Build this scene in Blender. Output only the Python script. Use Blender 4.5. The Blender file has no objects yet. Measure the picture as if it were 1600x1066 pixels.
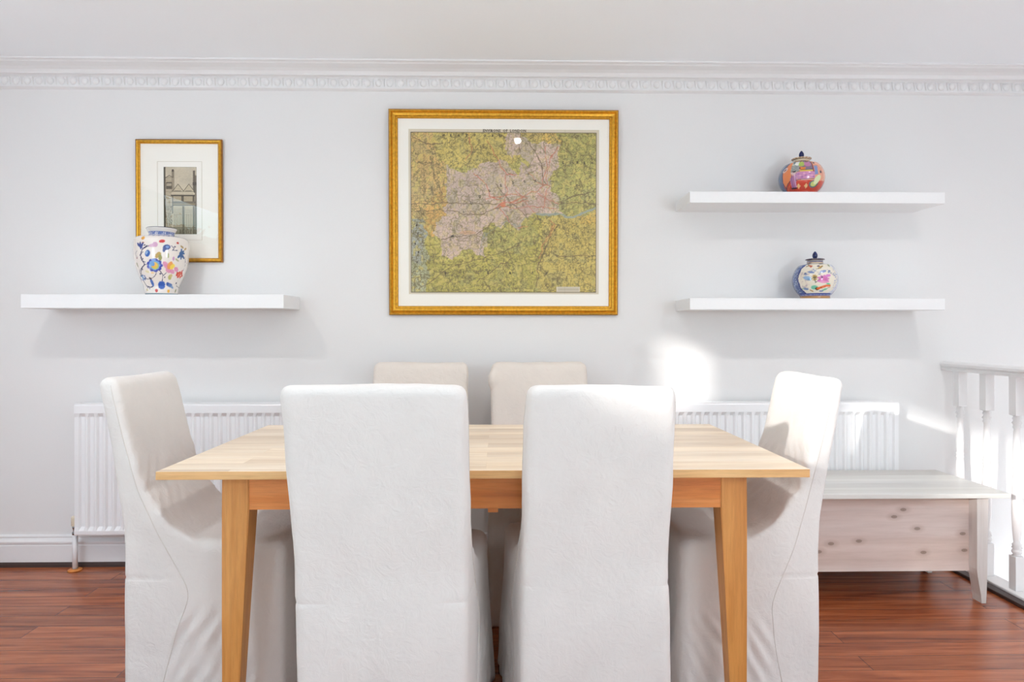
import bpy, bmesh, math, random
import numpy as np
from mathutils import Vector, Matrix, noise as mnoise
from mathutils.bvhtree import BVHTree

random.seed(4)
rng = np.random.default_rng(7)
SC = bpy.context.scene
COL = SC.collection
PI = math.pi

# ------------------------------------------------------------------ camera
CAM_H = 1.137
cam_d = bpy.data.cameras.new('camera')
cam = bpy.data.objects.new('camera', cam_d)
COL.objects.link(cam)
cam.location = (0, 0, CAM_H)
cam.rotation_euler = (math.radians(90), 0, math.radians(-1.1))
cam_d.sensor_width = 36
cam_d.lens = 24.0
cam_d.shift_y = -18 / 1600
cam_d.clip_start = 0.05
SC.camera = cam

# ------------------------------------------------------------------ colour management
SC.view_settings.view_transform = 'Standard'
SC.view_settings.look = 'None'
SC.view_settings.gamma = 1
SC.view_settings.use_curve_mapping = False
SC.view_settings.exposure = -0.22
try:
    SC.cycles.max_bounces = 10
    SC.cycles.diffuse_bounces = 8
    SC.cycles.glossy_bounces = 4
    SC.cycles.transparent_max_bounces = 12
    SC.cycles.use_denoising = True
    SC.cycles.sample_clamp_indirect = 6
except Exception:
    pass

# ------------------------------------------------------------------ world (overcast-white daylight, green garden low down)
WORLD_STRENGTH = 6.5
SPOT_POWER = 32.0
w = bpy.data.worlds.new('world')
SC.world = w
w.use_nodes = True
nt = w.node_tree
nt.nodes.clear()
wo = nt.nodes.new('ShaderNodeOutputWorld')
bg = nt.nodes.new('ShaderNodeBackground')
tc = nt.nodes.new('ShaderNodeTexCoord')
sp = nt.nodes.new('ShaderNodeSeparateXYZ')
cr = nt.nodes.new('ShaderNodeValToRGB')
mr = nt.nodes.new('ShaderNodeMapRange')
mr.inputs[1].default_value = -0.3
mr.inputs[2].default_value = 0.7
nt.links.new(tc.outputs['Generated'], sp.inputs[0])
nt.links.new(sp.outputs['Z'], mr.inputs[0])
nt.links.new(mr.outputs[0], cr.inputs[0])
cr.color_ramp.elements[0].position = 0.0
cr.color_ramp.elements[0].color = (0.86, 0.93, 1.0, 1)
cr.color_ramp.elements[1].position = 1.0
cr.color_ramp.elements[1].color = (0.66, 0.84, 1.05, 1)
e = cr.color_ramp.elements.new(0.28); e.color = (0.80, 0.88, 0.95, 1)
e = cr.color_ramp.elements.new(0.33); e.color = (0.16, 0.30, 0.28, 1)
e = cr.color_ramp.elements.new(0.42); e.color = (0.20, 0.42, 0.44, 1)
e = cr.color_ramp.elements.new(0.47); e.color = (0.74, 0.88, 1.05, 1)
nt.links.new(cr.outputs[0], bg.inputs[0])
bg.inputs[1].default_value = WORLD_STRENGTH
nt.links.new(bg.outputs[0], wo.inputs[0])

# ------------------------------------------------------------------ sun
SUN_DIR = Vector((1.0, 1.0, -0.31)).normalized()
sd = bpy.data.lights.new('sun', 'SUN')
sd.energy = 3.8
sd.angle = math.radians(1.2)
sd.color = (1.0, 0.97, 0.93)
sun = bpy.data.objects.new('sun', sd)
COL.objects.link(sun)
sun.rotation_euler = SUN_DIR.to_track_quat('-Z', 'Y').to_euler()
sun.location = (-6, -4, 4)

# window openings (outside light portals sit in them)
XL, XR, YB, YW, ZC = -2.6, 3.15, -3.2, 3.33, 2.40
WIN_L = [(-0.45, 1.75, 0.15, 2.213), (-2.75, -1.08, 0.15, 2.213)]      # y0,y1,z0,z1 in the left wall
WIN_B = [(-2.45, -1.75, 0.10, 2.2), (1.75, 2.95, 0.10, 2.2)]              # x0,x1,z0,z1 in the rear wall


def portal(name, loc, rot, sx, sy):
    l = bpy.data.lights.new(name, 'AREA')
    l.shape = 'RECTANGLE'
    l.size = sx
    l.size_y = sy
    l.cycles.is_portal = True
    o = bpy.data.objects.new(name, l)
    COL.objects.link(o)
    o.location = loc
    o.rotation_euler = rot


for (a, b, c, d) in WIN_L:
    portal('window_portal', (XL - 0.02, (a + b) / 2, (c + d) / 2), (0, -PI / 2, 0), d - c, b - a)
for (a, b, c, d) in WIN_B:
    portal('window_portal', ((a + b) / 2, YB - 0.02, (c + d) / 2), (PI / 2, 0, 0), b - a, d - c)


# ------------------------------------------------------------------ helpers
def s2l(c):
    c = np.asarray(c, dtype=float)
    return np.where(c <= 0.04045, c / 12.92, ((c + 0.055) / 1.055) ** 2.4)


def rgb(r, g, b):
    v = s2l(np.array([r, g, b]) / 255.0)
    return (float(v[0]), float(v[1]), float(v[2]), 1.0)


class NT:
    def __init__(s, name):
        s.m = bpy.data.materials.new(name)
        s.m.use_nodes = True
        s.t = s.m.node_tree
        s.b = s.t.nodes['Principled BSDF']
        s.out = s.t.nodes['Material Output']

    def n(s, typ, **k):
        x = s.t.nodes.new(typ)
        for a, v in k.items():
            if a.startswith('i_'):
                x.inputs[a[2:].replace('_', ' ')].default_value = v
            else:
                setattr(x, a, v)
        return x

    def l(s, a, b):
        s.t.links.new(a, b)

    def bump(s, h, strength=0.2, dist=0.01, prev=None):
        x = s.n('ShaderNodeBump')
        x.inputs['Strength'].default_value = strength
        x.inputs['Distance'].default_value = dist
        s.l(h, x.inputs['Height'])
        if prev is not None:
            s.l(prev.outputs[0], x.inputs['Normal'])
        return x

    def mapping(s, scale, coord='Object', rot=(0, 0, 0)):
        t = s.n('ShaderNodeTexCoord')
        m = s.n('ShaderNodeMapping')
        m.inputs['Scale'].default_value = scale
        m.inputs['Rotation'].default_value = rot
        s.l(t.outputs[coord], m.inputs['Vector'])
        return m.outputs[0]

    def ramp(s, fac, stops):
        r = s.n('ShaderNodeValToRGB')
        el = r.color_ramp.elements
        el[0].position, el[0].color = stops[0]
        el[1].position, el[1].color = stops[-1]
        for p, c in stops[1:-1]:
            x = el.new(p)
            x.color = c
        s.l(fac, r.inputs[0])
        return r.outputs[0]

    def mix(s, f, a, b, mode='MIX'):
        x = s.n('ShaderNodeMix', data_type='RGBA', blend_type=mode)
        for sock, v in ((x.inputs[0], f), (x.inputs[6], a), (x.inputs[7], b)):
            if hasattr(v, 'is_linked') or hasattr(v, 'links'):
                s.l(v, sock)
            else:
                sock.default_value = v
        return x.outputs[2]


def plain(name, col, rough=0.5, metal=0.0, bumpscale=None, bstr=0.05, var=0.03):
    m = NT(name)
    v = m.mapping((1, 1, 1))
    nz = m.n('ShaderNodeTexNoise', i_Scale=bumpscale or 40.0, i_Detail=4.0)
    m.l(v, nz.inputs['Vector'])
    lo = tuple(x * (1 - var) for x in col[:3]) + (1,)
    hi = tuple(min(1, x * (1 + var)) for x in col[:3]) + (1,)
    m.l(m.ramp(nz.outputs[0], [(0.3, lo), (0.7, hi)]), m.b.inputs['Base Color'])
    m.b.inputs['Roughness'].default_value = rough
    m.b.inputs['Metallic'].default_value = metal
    m.l(m.bump(nz.outputs[0], bstr, 0.002).outputs[0], m.b.inputs['Normal'])
    return m.m


def wood(name, cols, axis='x', stave=None, rough=0.45, knots=None, grain=1.0, darkline=0.5):
    """grain runs along axis; stave=(length,width) adds glued staves in the plane of the grain"""
    m = NT(name)
    a = {'x': 0, 'y': 1, 'z': 2}[axis]
    sc = [14.0 * grain] * 3
    sc[a] = 0.9 * grain
    v = m.mapping(tuple(sc))
    seed = None
    if stave:
        tcn = m.n('ShaderNodeTexCoord')
        br = m.n('ShaderNodeTexBrick', offset=0.37, offset_frequency=2, squash=1.0)
        br.inputs['Scale'].default_value = 1.0
        br.inputs['Brick Width'].default_value = stave[0]
        br.inputs['Row Height'].default_value = stave[1]
        br.inputs['Mortar Size'].default_value = stave[2] if len(stave) > 2 else 0.0006
        br.inputs['Mortar Smooth'].default_value = 0.1
        br.inputs['Color1'].default_value = (0, 0, 0, 1)
        br.inputs['Color2'].default_value = (1, 1, 1, 1)
        br.inputs['Mortar'].default_value = (0.5, 0.5, 0.5, 1)
        m.l(tcn.outputs['Object'], br.inputs['Vector'])
        seed = br
        # shift the grain per stave
        ad = m.n('ShaderNodeVectorMath', operation='MULTIPLY_ADD')
        m.l(br.outputs['Color'], ad.inputs[0])
        ad.inputs[1].default_value = (17, 23, 31)
        m.l(v, ad.inputs[2])
        v = ad.outputs[0]
    n1 = m.n('ShaderNodeTexNoise', i_Scale=1.0, i_Detail=6.0, i_Roughness=0.6, i_Distortion=0.6)
    m.l(v, n1.inputs['Vector'])
    n2 = m.n('ShaderNodeTexNoise', i_Scale=6.0, i_Detail=5.0, i_Roughness=0.7)
    m.l(v, n2.inputs['Vector'])
    c = m.ramp(n1.outputs[0], [(0.28, cols[0]), (0.5, cols[1]), (0.72, cols[2])])
    g = m.ramp(n2.outputs[0], [(0.35, (0.72, 0.68, 0.64, 1)), (0.55, (1, 1, 1, 1))])
    c = m.mix(darkline, c, g, 'MULTIPLY')
    if seed is not None:
        tint = m.ramp(seed.outputs['Color'], [(0.0, (0.78, 0.74, 0.70, 1)), (0.5, (0.95, 0.95, 0.95, 1)), (1.0, (1.12, 1.12, 1.1, 1))])
        c = m.mix(0.75, c, tint, 'MULTIPLY')
        c = m.mix(seed.outputs['Fac'], c, cols[0])
    if knots:
        kv = m.mapping(knots, rot=(PI / 2, 0, 0))
        vo = m.n('ShaderNodeTexVoronoi', i_Scale=1.0, i_Randomness=1.0, voronoi_dimensions='2D')
        m.l(kv, vo.inputs['Vector'])
        kr = m.ramp(vo.outputs['Distance'], [(0.0, (0.25, 0.20, 0.16, 1)), (0.03, (0.42, 0.35, 0.29, 1)), (0.05, (0.30, 0.24, 0.19, 1)), (0.075, (0.80, 0.75, 0.72, 1)), (0.2, (1, 1, 1, 1))])
        c = m.mix(0.8, c, kr, 'MULTIPLY')
    m.l(c, m.b.inputs['Base Color'])
    m.b.inputs['Roughness'].default_value = rough
    m.l(m.bump(n2.outputs[0], 0.12, 0.001).outputs[0], m.b.inputs['Normal'])
    return m.m


# ------------------------------------------------------------------ materials
M = {}
M['wall'] = plain('wall_paint', rgb(231, 230, 229), 0.75, bumpscale=160, bstr=0.04, var=0.006)
M['ceiling'] = plain('ceiling_paint', rgb(244, 247, 250), 0.85, bumpscale=120, bstr=0.04, var=0.006)
M['trim'] = plain('white_gloss_trim', rgb(234, 233, 233), 0.35, bumpscale=60, bstr=0.03, var=0.006)
M['shelf'] = plain('white_shelf_lacquer', rgb(238, 238, 238), 0.4, bumpscale=60, bstr=0.02, var=0.005)
M['radiator'] = plain('radiator_enamel', rgb(240, 240, 241), 0.28, bumpscale=50, bstr=0.02, var=0.005)
M['chrome'] = plain('valve_chrome', (0.35, 0.35, 0.36, 1), 0.25, 1.0)
M['cream_plastic'] = plain('cream_plastic', rgb(226, 214, 190), 0.45)
M['dark'] = plain('dark_brown', rgb(60, 40, 34), 0.5)  # dark brown of the floor strips, also on the radiator brackets
M['gold'] = plain('gilt_frame', rgb(214, 158, 52), 0.33, 0.75, bumpscale=90, bstr=0.12, var=0.18)
M['gold_dark'] = plain('aged_gilt_edge', rgb(150, 98, 30), 0.4, 0.6, bumpscale=90, bstr=0.1, var=0.2)
M['mat'] = plain('mount_board', rgb(250, 247, 238), 0.8, bumpscale=200, bstr=0.03, var=0.01)
M['mat_cream'] = plain('cream_mount_bevel', rgb(206, 196, 176), 0.8)
M['ink'] = plain('printed_ink', rgb(66, 58, 44), 0.8)
M['cobalt'] = plain('cobalt_glaze', rgb(22, 34, 84), 0.12)
M['lamp_metal'] = plain('lamp_ring', rgb(230, 230, 230), 0.3)
M['table_top'] = wood('oak_table_top', [rgb(218, 194, 164), rgb(238, 220, 196), rgb(247, 233, 214)], 'x', (1.9, 0.085, 0.0004), 0.4, grain=1.1, darkline=0.45)
M['table_edge'] = wood('oak_edge', [rgb(206, 150, 92), rgb(224, 176, 116), rgb(236, 194, 138)], 'x', None, 0.42, grain=1.4)
M['table_leg'] = wood('oak_leg', [rgb(190, 122, 54), rgb(211, 146, 74), rgb(224, 164, 94)], 'z', None, 0.42, grain=1.4)
M['apron'] = wood('oak_apron', [rgb(200, 112, 46), rgb(220, 136, 62), rgb(230, 152, 82)], 'x', None, 0.42, grain=1.6)
M['pine_pink'] = wood('whitewashed_pine', [rgb(205, 182, 168), rgb(222, 202, 192), rgb(233, 218, 210)], 'x', None, 0.5, knots=(5.0, 0.0, 9.5), grain=0.7, darkline=0.25)
M['pine_top'] = wood('limed_pine_top', [rgb(206, 204, 198), rgb(219, 218, 214), rgb(230, 229, 226)], 'x', (2.2, 0.12, 0.0005), 0.35, grain=0.7, darkline=0.25)
M['pine_leg'] = wood('limed_pine_leg', [rgb(206, 198, 192), rgb(218, 212, 208), rgb(228, 224, 220)], 'z', None, 0.45, grain=0.7, darkline=0.25)
M['bulb'] = NT('lamp_glow').m
_b = M['bulb'].node_tree.nodes['Principled BSDF']
_b.inputs['Emission Color'].default_value = (1, 0.93, 0.82, 1)
_b.inputs['Emission Strength'].default_value = 30


def floor_material():
    m = NT('laminate_floor')
    tcn = m.n('ShaderNodeTexCoord')
    br = m.n('ShaderNodeTexBrick', offset=0.41, offset_frequency=2)
    for k, v in (('Scale', 1.0), ('Brick Width', 1.25), ('Row Height', 0.098), ('Mortar Size', 0.0011), ('Mortar Smooth', 0.3)):
        br.inputs[k].default_value = v
    br.inputs['Color1'].default_value = (0, 0, 0, 1)
    br.inputs['Color2'].default_value = (1, 1, 1, 1)
    br.inputs['Mortar'].default_value = (0.5, 0.5, 0.5, 1)
    m.l(tcn.outputs['Object'], br.inputs['Vector'])
    v = m.mapping((1.1, 17, 1))
    ad = m.n('ShaderNodeVectorMath', operation='MULTIPLY_ADD')
    m.l(br.outputs['Color'], ad.inputs[0])
    ad.inputs[1].default_value = (13, 29, 7)
    m.l(v, ad.inputs[2])
    n1 = m.n('ShaderNodeTexNoise', i_Scale=1.3, i_Detail=6.0, i_Roughness=0.55, i_Distortion=1.1)
    m.l(ad.outputs[0], n1.inputs['Vector'])
    n2 = m.n('ShaderNodeTexNoise', i_Scale=5.0, i_Detail=6.0, i_Roughness=0.7)
    m.l(ad.outputs[0], n2.inputs['Vector'])
    c = m.ramp(n1.outputs[0], [(0.28, rgb(112, 56, 32)), (0.42, rgb(150, 80, 48)), (0.58, rgb(178, 102, 62)), (0.76, rgb(198, 124, 82))])
    g = m.ramp(n2.outputs[0], [(0.34, (0.68, 0.60, 0.56, 1)), (0.55, (1, 1, 1, 1))])
    c = m.mix(0.7, c, g, 'MULTIPLY')
    t = m.ramp(br.outputs['Color'], [(0, (0.74, 0.70, 0.68, 1)), (1, (1.12, 1.08, 1.05, 1))])
    c = m.mix(0.8, c, t, 'MULTIPLY')
    c = m.mix(br.outputs['Fac'], c, rgb(58, 28, 20))
    m.l(c, m.b.inputs['Base Color'])
    m.b.inputs['Roughness'].default_value = 0.26
    inv = m.n('ShaderNodeMath', operation='SUBTRACT')
    inv.inputs[0].default_value = 1.0
    m.l(br.outputs['Fac'], inv.inputs[1])
    b1 = m.bump(inv.outputs[0], 0.5, 0.002)
    m.l(m.bump(n2.outputs[0], 0.05, 0.001, b1).outputs[0], m.b.inputs['Normal'])
    return m.m


M['floor'] = floor_material()


def fabric_material(name, col):
    m = NT(name)
    v = m.mapping((1, 1, 1))
    big = m.n('ShaderNodeTexNoise', i_Scale=6.0, i_Detail=4.0, i_Roughness=0.6, i_Distortion=0.4)
    m.l(v, big.inputs['Vector'])
    cre = m.n('ShaderNodeTexNoise', i_Scale=24.0, i_Detail=4.0, i_Roughness=0.6, i_Distortion=1.8)
    m.l(v, cre.inputs['Vector'])
    fine = m.n('ShaderNodeTexNoise', i_Scale=420.0, i_Detail=2.0)
    m.l(v, fine.inputs['Vector'])
    lo = tuple(x * 0.95 for x in col[:3]) + (1,)
    m.l(m.ramp(big.outputs[0], [(0.3, lo), (0.65, col)]), m.b.inputs['Base Color'])
    m.b.inputs['Roughness'].default_value = 0.9
    m.b.inputs['Sheen Weight'].default_value = 0.25
    m.b.inputs['Sheen Roughness'].default_value = 0.5
    m.b.inputs['Specular IOR Level'].default_value = 0.15
    b = m.bump(big.outputs[0], 0.45, 0.014)
    b = m.bump(cre.outputs[0], 0.35, 0.007, b)
    b = m.bump(fine.outputs[0], 0.25, 0.0012, b)
    m.l(b.outputs[0], m.b.inputs['Normal'])
    return m.m


M['fabric'] = fabric_material('cotton_slipcover', rgb(228, 224, 220))
M['fabric_warm'] = fabric_material('cotton_slipcover_cream', rgb(226, 217, 208))
M['seam'] = plain('seam_thread', rgb(216, 210, 203), 0.9)


def attr_material(name, rough=0.6, coat=0.0):
    m = NT(name)
    a = m.n('ShaderNodeAttribute', attribute_name='paint')
    m.l(a.outputs['Color'], m.b.inputs['Base Color'])
    m.b.inputs['Roughness'].default_value = rough
    m.b.inputs['Coat Weight'].default_value = coat
    m.b.inputs['Coat Roughness'].default_value = 0.06
    return m.m


M['print'] = attr_material('printed_paper', 0.8)
M['glaze'] = attr_material('painted_glaze', 0.25, 0.8)


def pane_material():
    m = NT('picture_glass')
    tr = m.n('ShaderNodeBsdfTransparent')
    gl = m.n('ShaderNodeBsdfGlossy')
    gl.inputs['Roughness'].default_value = 0.0
    lw = m.n('ShaderNodeLayerWeight')
    lw.inputs['Blend'].default_value = 0.5
    pw = m.n('ShaderNodeMath', operation='POWER')
    pw.inputs[1].default_value = 4.0
    m.l(lw.outputs['Facing'], pw.inputs[0])
    fr = m.n('ShaderNodeMath', operation='MULTIPLY_ADD')
    fr.inputs[1].default_value = 0.5
    fr.inputs[2].default_value = 0.028
    m.l(pw.outputs[0], fr.inputs[0])
    mx = m.n('ShaderNodeMixShader')
    m.l(fr.outputs[0], mx.inputs[0])
    m.l(tr.outputs[0], mx.inputs[1])
    m.l(gl.outputs[0], mx.inputs[2])
    m.l(mx.outputs[0], m.out.inputs['Surface'])
    return m.m


M['pane'] = pane_material()


# ------------------------------------------------------------------ mesh helpers
def obj(name, bm, mat, parent=None, smooth=False, kind=None):
    me = bpy.data.meshes.new(name)
    bmesh.ops.recalc_face_normals(bm, faces=bm.faces)
    bm.to_mesh(me)
    bm.free()
    return meobj(name, me, mat, parent, smooth, kind)


def meobj(name, me, mat, parent=None, smooth=False, kind=None):
    if mat is not None:
        me.materials.append(mat)
    if smooth:
        me.polygons.foreach_set('use_smooth', [True] * len(me.polygons))
    o = bpy.data.objects.new(name, me)
    COL.objects.link(o)
    if parent is not None:
        o.parent = parent
    if kind:
        o['kind'] = kind
    return o


def struct(name, bm, mat, smooth=False):
    return obj(name, bm, mat, None, smooth, 'structure')


def thing(name, label, cat, loc=(0, 0, 0), rot=(0, 0, 0), group=None):
    o = bpy.data.objects.new(name, None)
    o.empty_display_size = 0.1
    COL.objects.link(o)
    o.location = loc
    o.rotation_euler = rot
    return tag(o, label, cat, group)


def tag(o, label, cat, group=None):
    o['label'] = label
    o['category'] = cat
    if group:
        o['group'] = group
    return o


def box(bm, x0, x1, y0, y1, z0, z1, bev=0.0, seg=2):
    vs = [bm.verts.new((x, y, z)) for z in (z0, z1) for y in (y0, y1) for x in (x0, x1)]
    fs = []
    for q in ((0, 1, 3, 2), (4, 6, 7, 5), (0, 4, 5, 1), (2, 3, 7, 6), (0, 2, 6, 4), (1, 5, 7, 3)):
        fs.append(bm.faces.new([vs[i] for i in q]))
    if bev > 0:
        es = list({e for f in fs for e in f.edges})
        bmesh.ops.bevel(bm, geom=es, offset=bev, segments=seg, profile=0.5, affect='EDGES')
    return bm


def bx(*a, **k):
    return box(bmesh.new(), *a, **k)


def lathe(bm, prof, n=32, cx=0, cy=0, cap=True):
    rings = []
    for r, z in prof:
        rings.append([bm.verts.new((cx + r * math.cos(2 * PI * i / n), cy + r * math.sin(2 * PI * i / n), z)) for i in range(n)])
    for a, b in zip(rings, rings[1:]):
        for i in range(n):
            j = (i + 1) % n
            bm.faces.new((a[i], a[j], b[j], b[i]))
    if cap:
        bm.faces.new(rings[0][::-1])
        bm.faces.new(rings[-1])
    return bm


def tube(bm, pts, r, n=8):
    pts = [Vector(p) for p in pts]
    rings = []
    up = Vector((0.123, 0.31, 0.94)).normalized()
    for i, p in enumerate(pts):
        t = (pts[min(i + 1, len(pts) - 1)] - pts[max(i - 1, 0)]).normalized()
        a = t.cross(up)
        if a.length < 1e-3:
            a = t.cross(Vector((1, 0, 0)))
        a.normalize()
        b = t.cross(a)
        rings.append([bm.verts.new(p + r * (math.cos(2 * PI * k / n) * a + math.sin(2 * PI * k / n) * b)) for k in range(n)])
    for A, B in zip(rings, rings[1:]):
        for k in range(n):
            j = (k + 1) % n
            bm.faces.new((A[k], A[j], B[j], B[k]))
    bm.faces.new(rings[0][::-1])
    bm.faces.new(rings[-1])
    return bm


def prism_x(bm, prof, x0, x1):
    """extrude a closed (y,z) profile along x"""
    a = [bm.verts.new((x0, y, z)) for y, z in prof]
    b = [bm.verts.new((x1, y, z)) for y, z in prof]
    n = len(prof)
    for i in range(n):
        j = (i + 1) % n
        bm.faces.new((a[i], a[j], b[j], b[i]))
    bm.faces.new(a[::-1])
    bm.faces.new(b)
    return bm


def prism_y(bm, prof, y0, y1):
    """extrude a closed (x,z) profile along y"""
    a = [bm.verts.new((x, y0, z)) for x, z in prof]
    b = [bm.verts.new((x, y1, z)) for x, z in prof]
    n = len(prof)
    for i in range(n):
        j = (i + 1) % n
        bm.faces.new((a[i], a[j], b[j], b[i]))
    bm.faces.new(a[::-1])
    bm.faces.new(b)
    return bm


# ------------------------------------------------------------------ paint canvas (pattern that belongs to a printed or glazed surface)
def value_noise(h, wd, cell, seed):
    r = np.random.default_rng(seed)
    gh, gw = int(h / cell) + 3, int(wd / cell) + 3
    g = r.random((gh, gw))
    y = np.arange(h) / cell
    x = np.arange(wd) / cell
    yi, xi = y.astype(int), x.astype(int)
    fy, fx = y - yi, x - xi
    fy = (fy * fy * (3 - 2 * fy))[:, None]
    fx = (fx * fx * (3 - 2 * fx))[None, :]
    a = g[yi][:, xi]
    b = g[yi][:, xi + 1]
    c = g[yi + 1][:, xi]
    d = g[yi + 1][:, xi + 1]
    return a * (1 - fy) * (1 - fx) + b * (1 - fy) * fx + c * fy * (1 - fx) + d * fy * fx


class Canvas:
    """u in 0..1 left to right, v in 0..1 top to bottom"""

    def __init__(s, wd, ht, base, aspect=None):
        s.w, s.h = wd, ht
        s.a = np.ones((ht, wd, 3)) * np.array(base, dtype=float)
        s.asp = aspect or (wd / ht)
        s.U, s.V = np.meshgrid((np.arange(wd) + .5) / wd, (np.arange(ht) + .5) / ht)

    def put(s, mask, col, k=1.0):
        mk = np.clip(mask, 0, 1)[..., None] * k
        s.a = s.a * (1 - mk) + np.array(col, dtype=float) * mk

    def disc(s, u, v, r, col, ry=None, ang=0, k=1.0):
        ry = ry or r
        dx = (s.U - u) * s.asp
        dy = s.V - v
        c, d = math.cos(ang), math.sin(ang)
        e = np.sqrt(((dx * c + dy * d) / r) ** 2 + ((-dx * d + dy * c) / ry) ** 2)
        s.put((1 - e) * min(r, ry) * s.h + .5, col, k)

    def poly(s, pts, col, k=1.0, warp=None):
        U, V = (s.U, s.V) if warp is None else (s.U + warp[0], s.V + warp[1])
        ins = np.zeros(U.shape, bool)
        n = len(pts)
        for i in range(n):
            x1, y1 = pts[i]
            x2, y2 = pts[(i + 1) % n]
            if y1 == y2:
                continue
            c = ((y1 > V) != (y2 > V)) & (U < (x2 - x1) * (V - y1) / (y2 - y1) + x1)
            ins ^= c
        s.put(ins.astype(float), col, k)
        return ins

    def line(s, pts, wd, col, k=1.0, warp=None):
        """wd in units of canvas height"""
        U, V = (s.U, s.V) if warp is None else (s.U + warp[0], s.V + warp[1])
        d = np.full(U.shape, 9.0)
        for (x1, y1), (x2, y2) in zip(pts, pts[1:]):
            ax, ay = (x2 - x1) * s.asp, y2 - y1
            L = ax * ax + ay * ay + 1e-12
            px, py = (U - x1) * s.asp, V - y1
            t = np.clip((px * ax + py * ay) / L, 0, 1)
            d = np.minimum(d, np.hypot(px - t * ax, py - t * ay))
        s.put((wd / 2 - d) * s.h + .5, col, k)

    def rect(s, u0, u1, v0, v1, col, k=1.0):
        s.put(((s.U > u0) & (s.U < u1) & (s.V > v0) & (s.V < v1)).astype(float), col, k)


def set_paint(me, cols255):
    lin = s2l(np.clip(cols255, 0, 255) / 255.0)
    n = len(lin)
    out = np.ones((n, 4), dtype=np.float32)
    out[:, :3] = lin
    a = me.color_attributes.new('paint', 'FLOAT_COLOR', 'POINT')
    a.data.foreach_set('color', out.ravel())


def painted_sheet(name, cv, x0, x1, z0, z1, y, parent, mat):
    """flat sheet facing -y whose vertices carry the canvas"""
    h, wd = cv.h, cv.w
    X, Z = np.meshgrid(np.linspace(x0, x1, wd), np.linspace(z1, z0, h))
    co = np.stack([X, np.full_like(X, y), Z], -1).reshape(-1, 3)
    idx = np.arange(h * wd).reshape(h, wd)
    q = np.stack([idx[1:, :-1], idx[1:, 1:], idx[:-1, 1:], idx[:-1, :-1]], -1).reshape(-1, 4)
    me = grid_mesh(name, co, q)
    set_paint(me, cv.a.reshape(-1, 3))
    return meobj(name, me, mat, parent)


def grid_mesh(name, co, q):
    me = bpy.data.meshes.new(name)
    me.vertices.add(len(co))
    me.vertices.foreach_set('co', co.astype(np.float32).ravel())
    me.loops.add(len(q) * 4)
    me.loops.foreach_set('vertex_index', q.astype(np.int32).ravel())
    me.polygons.add(len(q))
    me.polygons.foreach_set('loop_start', np.arange(0, len(q) * 4, 4, dtype=np.int32))
    me.update(calc_edges=True)
    me.validate()
    return me


def painted_lathe(name, cv, prof, n, parent, mat, rows=150):
    """profile [(r,z)] bottom to top; canvas u=0.5 faces the viewer (-y), u grows to the right"""
    p = np.array(prof, float)
    d = np.r_[0, np.cumsum(np.hypot(*np.diff(p, axis=0).T))]
    t = np.linspace(0, d[-1], rows)
    # smooth profile
    r = np.interp(t, d, p[:, 0])
    z = np.interp(t, d, p[:, 1])
    k = np.array([1, 2, 3, 2, 1.]) / 9
    rs = np.convolve(np.pad(r, 2, 'edge'), k, 'valid')
    zs = np.convolve(np.pad(z, 2, 'edge'), k, 'valid')
    rs[0], rs[-1], zs[0], zs[-1] = r[0], r[-1], z[0], z[-1]
    ph = np.linspace(0, 2 * PI, n, endpoint=False)          # ph=0 at the back
    u = ph / (2 * PI)
    ang = -PI / 2 + (u - .5) * 2 * PI
    X = rs[:, None] * np.cos(ang)[None]
    Y = rs[:, None] * np.sin(ang)[None]
    Z = np.repeat(zs[:, None], n, 1)
    co = np.stack([X, Y, Z], -1).reshape(-1, 3)
    idx = np.arange(rows * n).reshape(rows, n)
    nx = np.roll(idx, -1, 1)
    q = np.stack([idx[:-1], nx[:-1], nx[1:], idx[1:]], -1).reshape(-1, 4)
    me = grid_mesh(name, co, q)
    zt, zb = zs.max(), zs.min()
    vi = np.clip(((zt - zs) / (zt - zb) * cv.h).astype(int), 0, cv.h - 1)
    ui = np.clip((u * cv.w).astype(int), 0, cv.w - 1)
    set_paint(me, cv.a[vi][:, ui].reshape(-1, 3))
    return meobj(name, me, mat, parent, smooth=True)


def text_mesh(body, size, xscale=1.0, bold=0.0, spacing=1.0):
    c = bpy.data.curves.new('lettering', 'FONT')
    c.body = body
    c.size = size
    c.align_x = 'CENTER'
    c.align_y = 'CENTER'
    c.offset = bold
    c.space_character = spacing
    c.resolution_u = 1
    o = bpy.data.objects.new('lettering', c)
    COL.objects.link(o)
    dg = bpy.context.evaluated_depsgraph_get()
    me = bpy.data.meshes.new_from_object(o.evaluated_get(dg))
    bpy.data.objects.remove(o)
    me.transform(Matrix.Diagonal((xscale, 1, 1, 1)))
    return me


def letters(name, items, y, parent):
    """items: (text, x, z, size, angle, xscale, bold, spacing); all set in ink just proud of the sheet"""
    bm = bmesh.new()
    for (t, x, z, s, a, xs, bo, spc) in items:
        me = text_mesh(t, s, xs, bo, spc)
        me.transform(Matrix.Translation((x, y, z)) @ Matrix.Rotation(PI / 2, 4, 'X') @ Matrix.Rotation(a, 4, 'Z'))
        bm.from_mesh(me)
        bpy.data.meshes.remove(me)
    me = bpy.data.meshes.new(name)
    bm.to_mesh(me)
    bm.free()
    return meobj(name, me, M['ink'], parent)


def rect_frame(bm, x0, x1, z0, z1, prof):
    """mitred frame; prof: closed list of (inset from outer edge, y)"""
    rings = []
    for ins, y in prof:
        rings.append([bm.verts.new(p) for p in ((x0 + ins, y, z0 + ins), (x1 - ins, y, z0 + ins), (x1 - ins, y, z1 - ins), (x0 + ins, y, z1 - ins))])
    n = len(rings)
    for i in range(n):
        a, b = rings[i], rings[(i + 1) % n]
        for k in range(4):
            j = (k + 1) % 4
            bm.faces.new((a[k], a[j], b[j], b[k]))
    return bm


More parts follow.
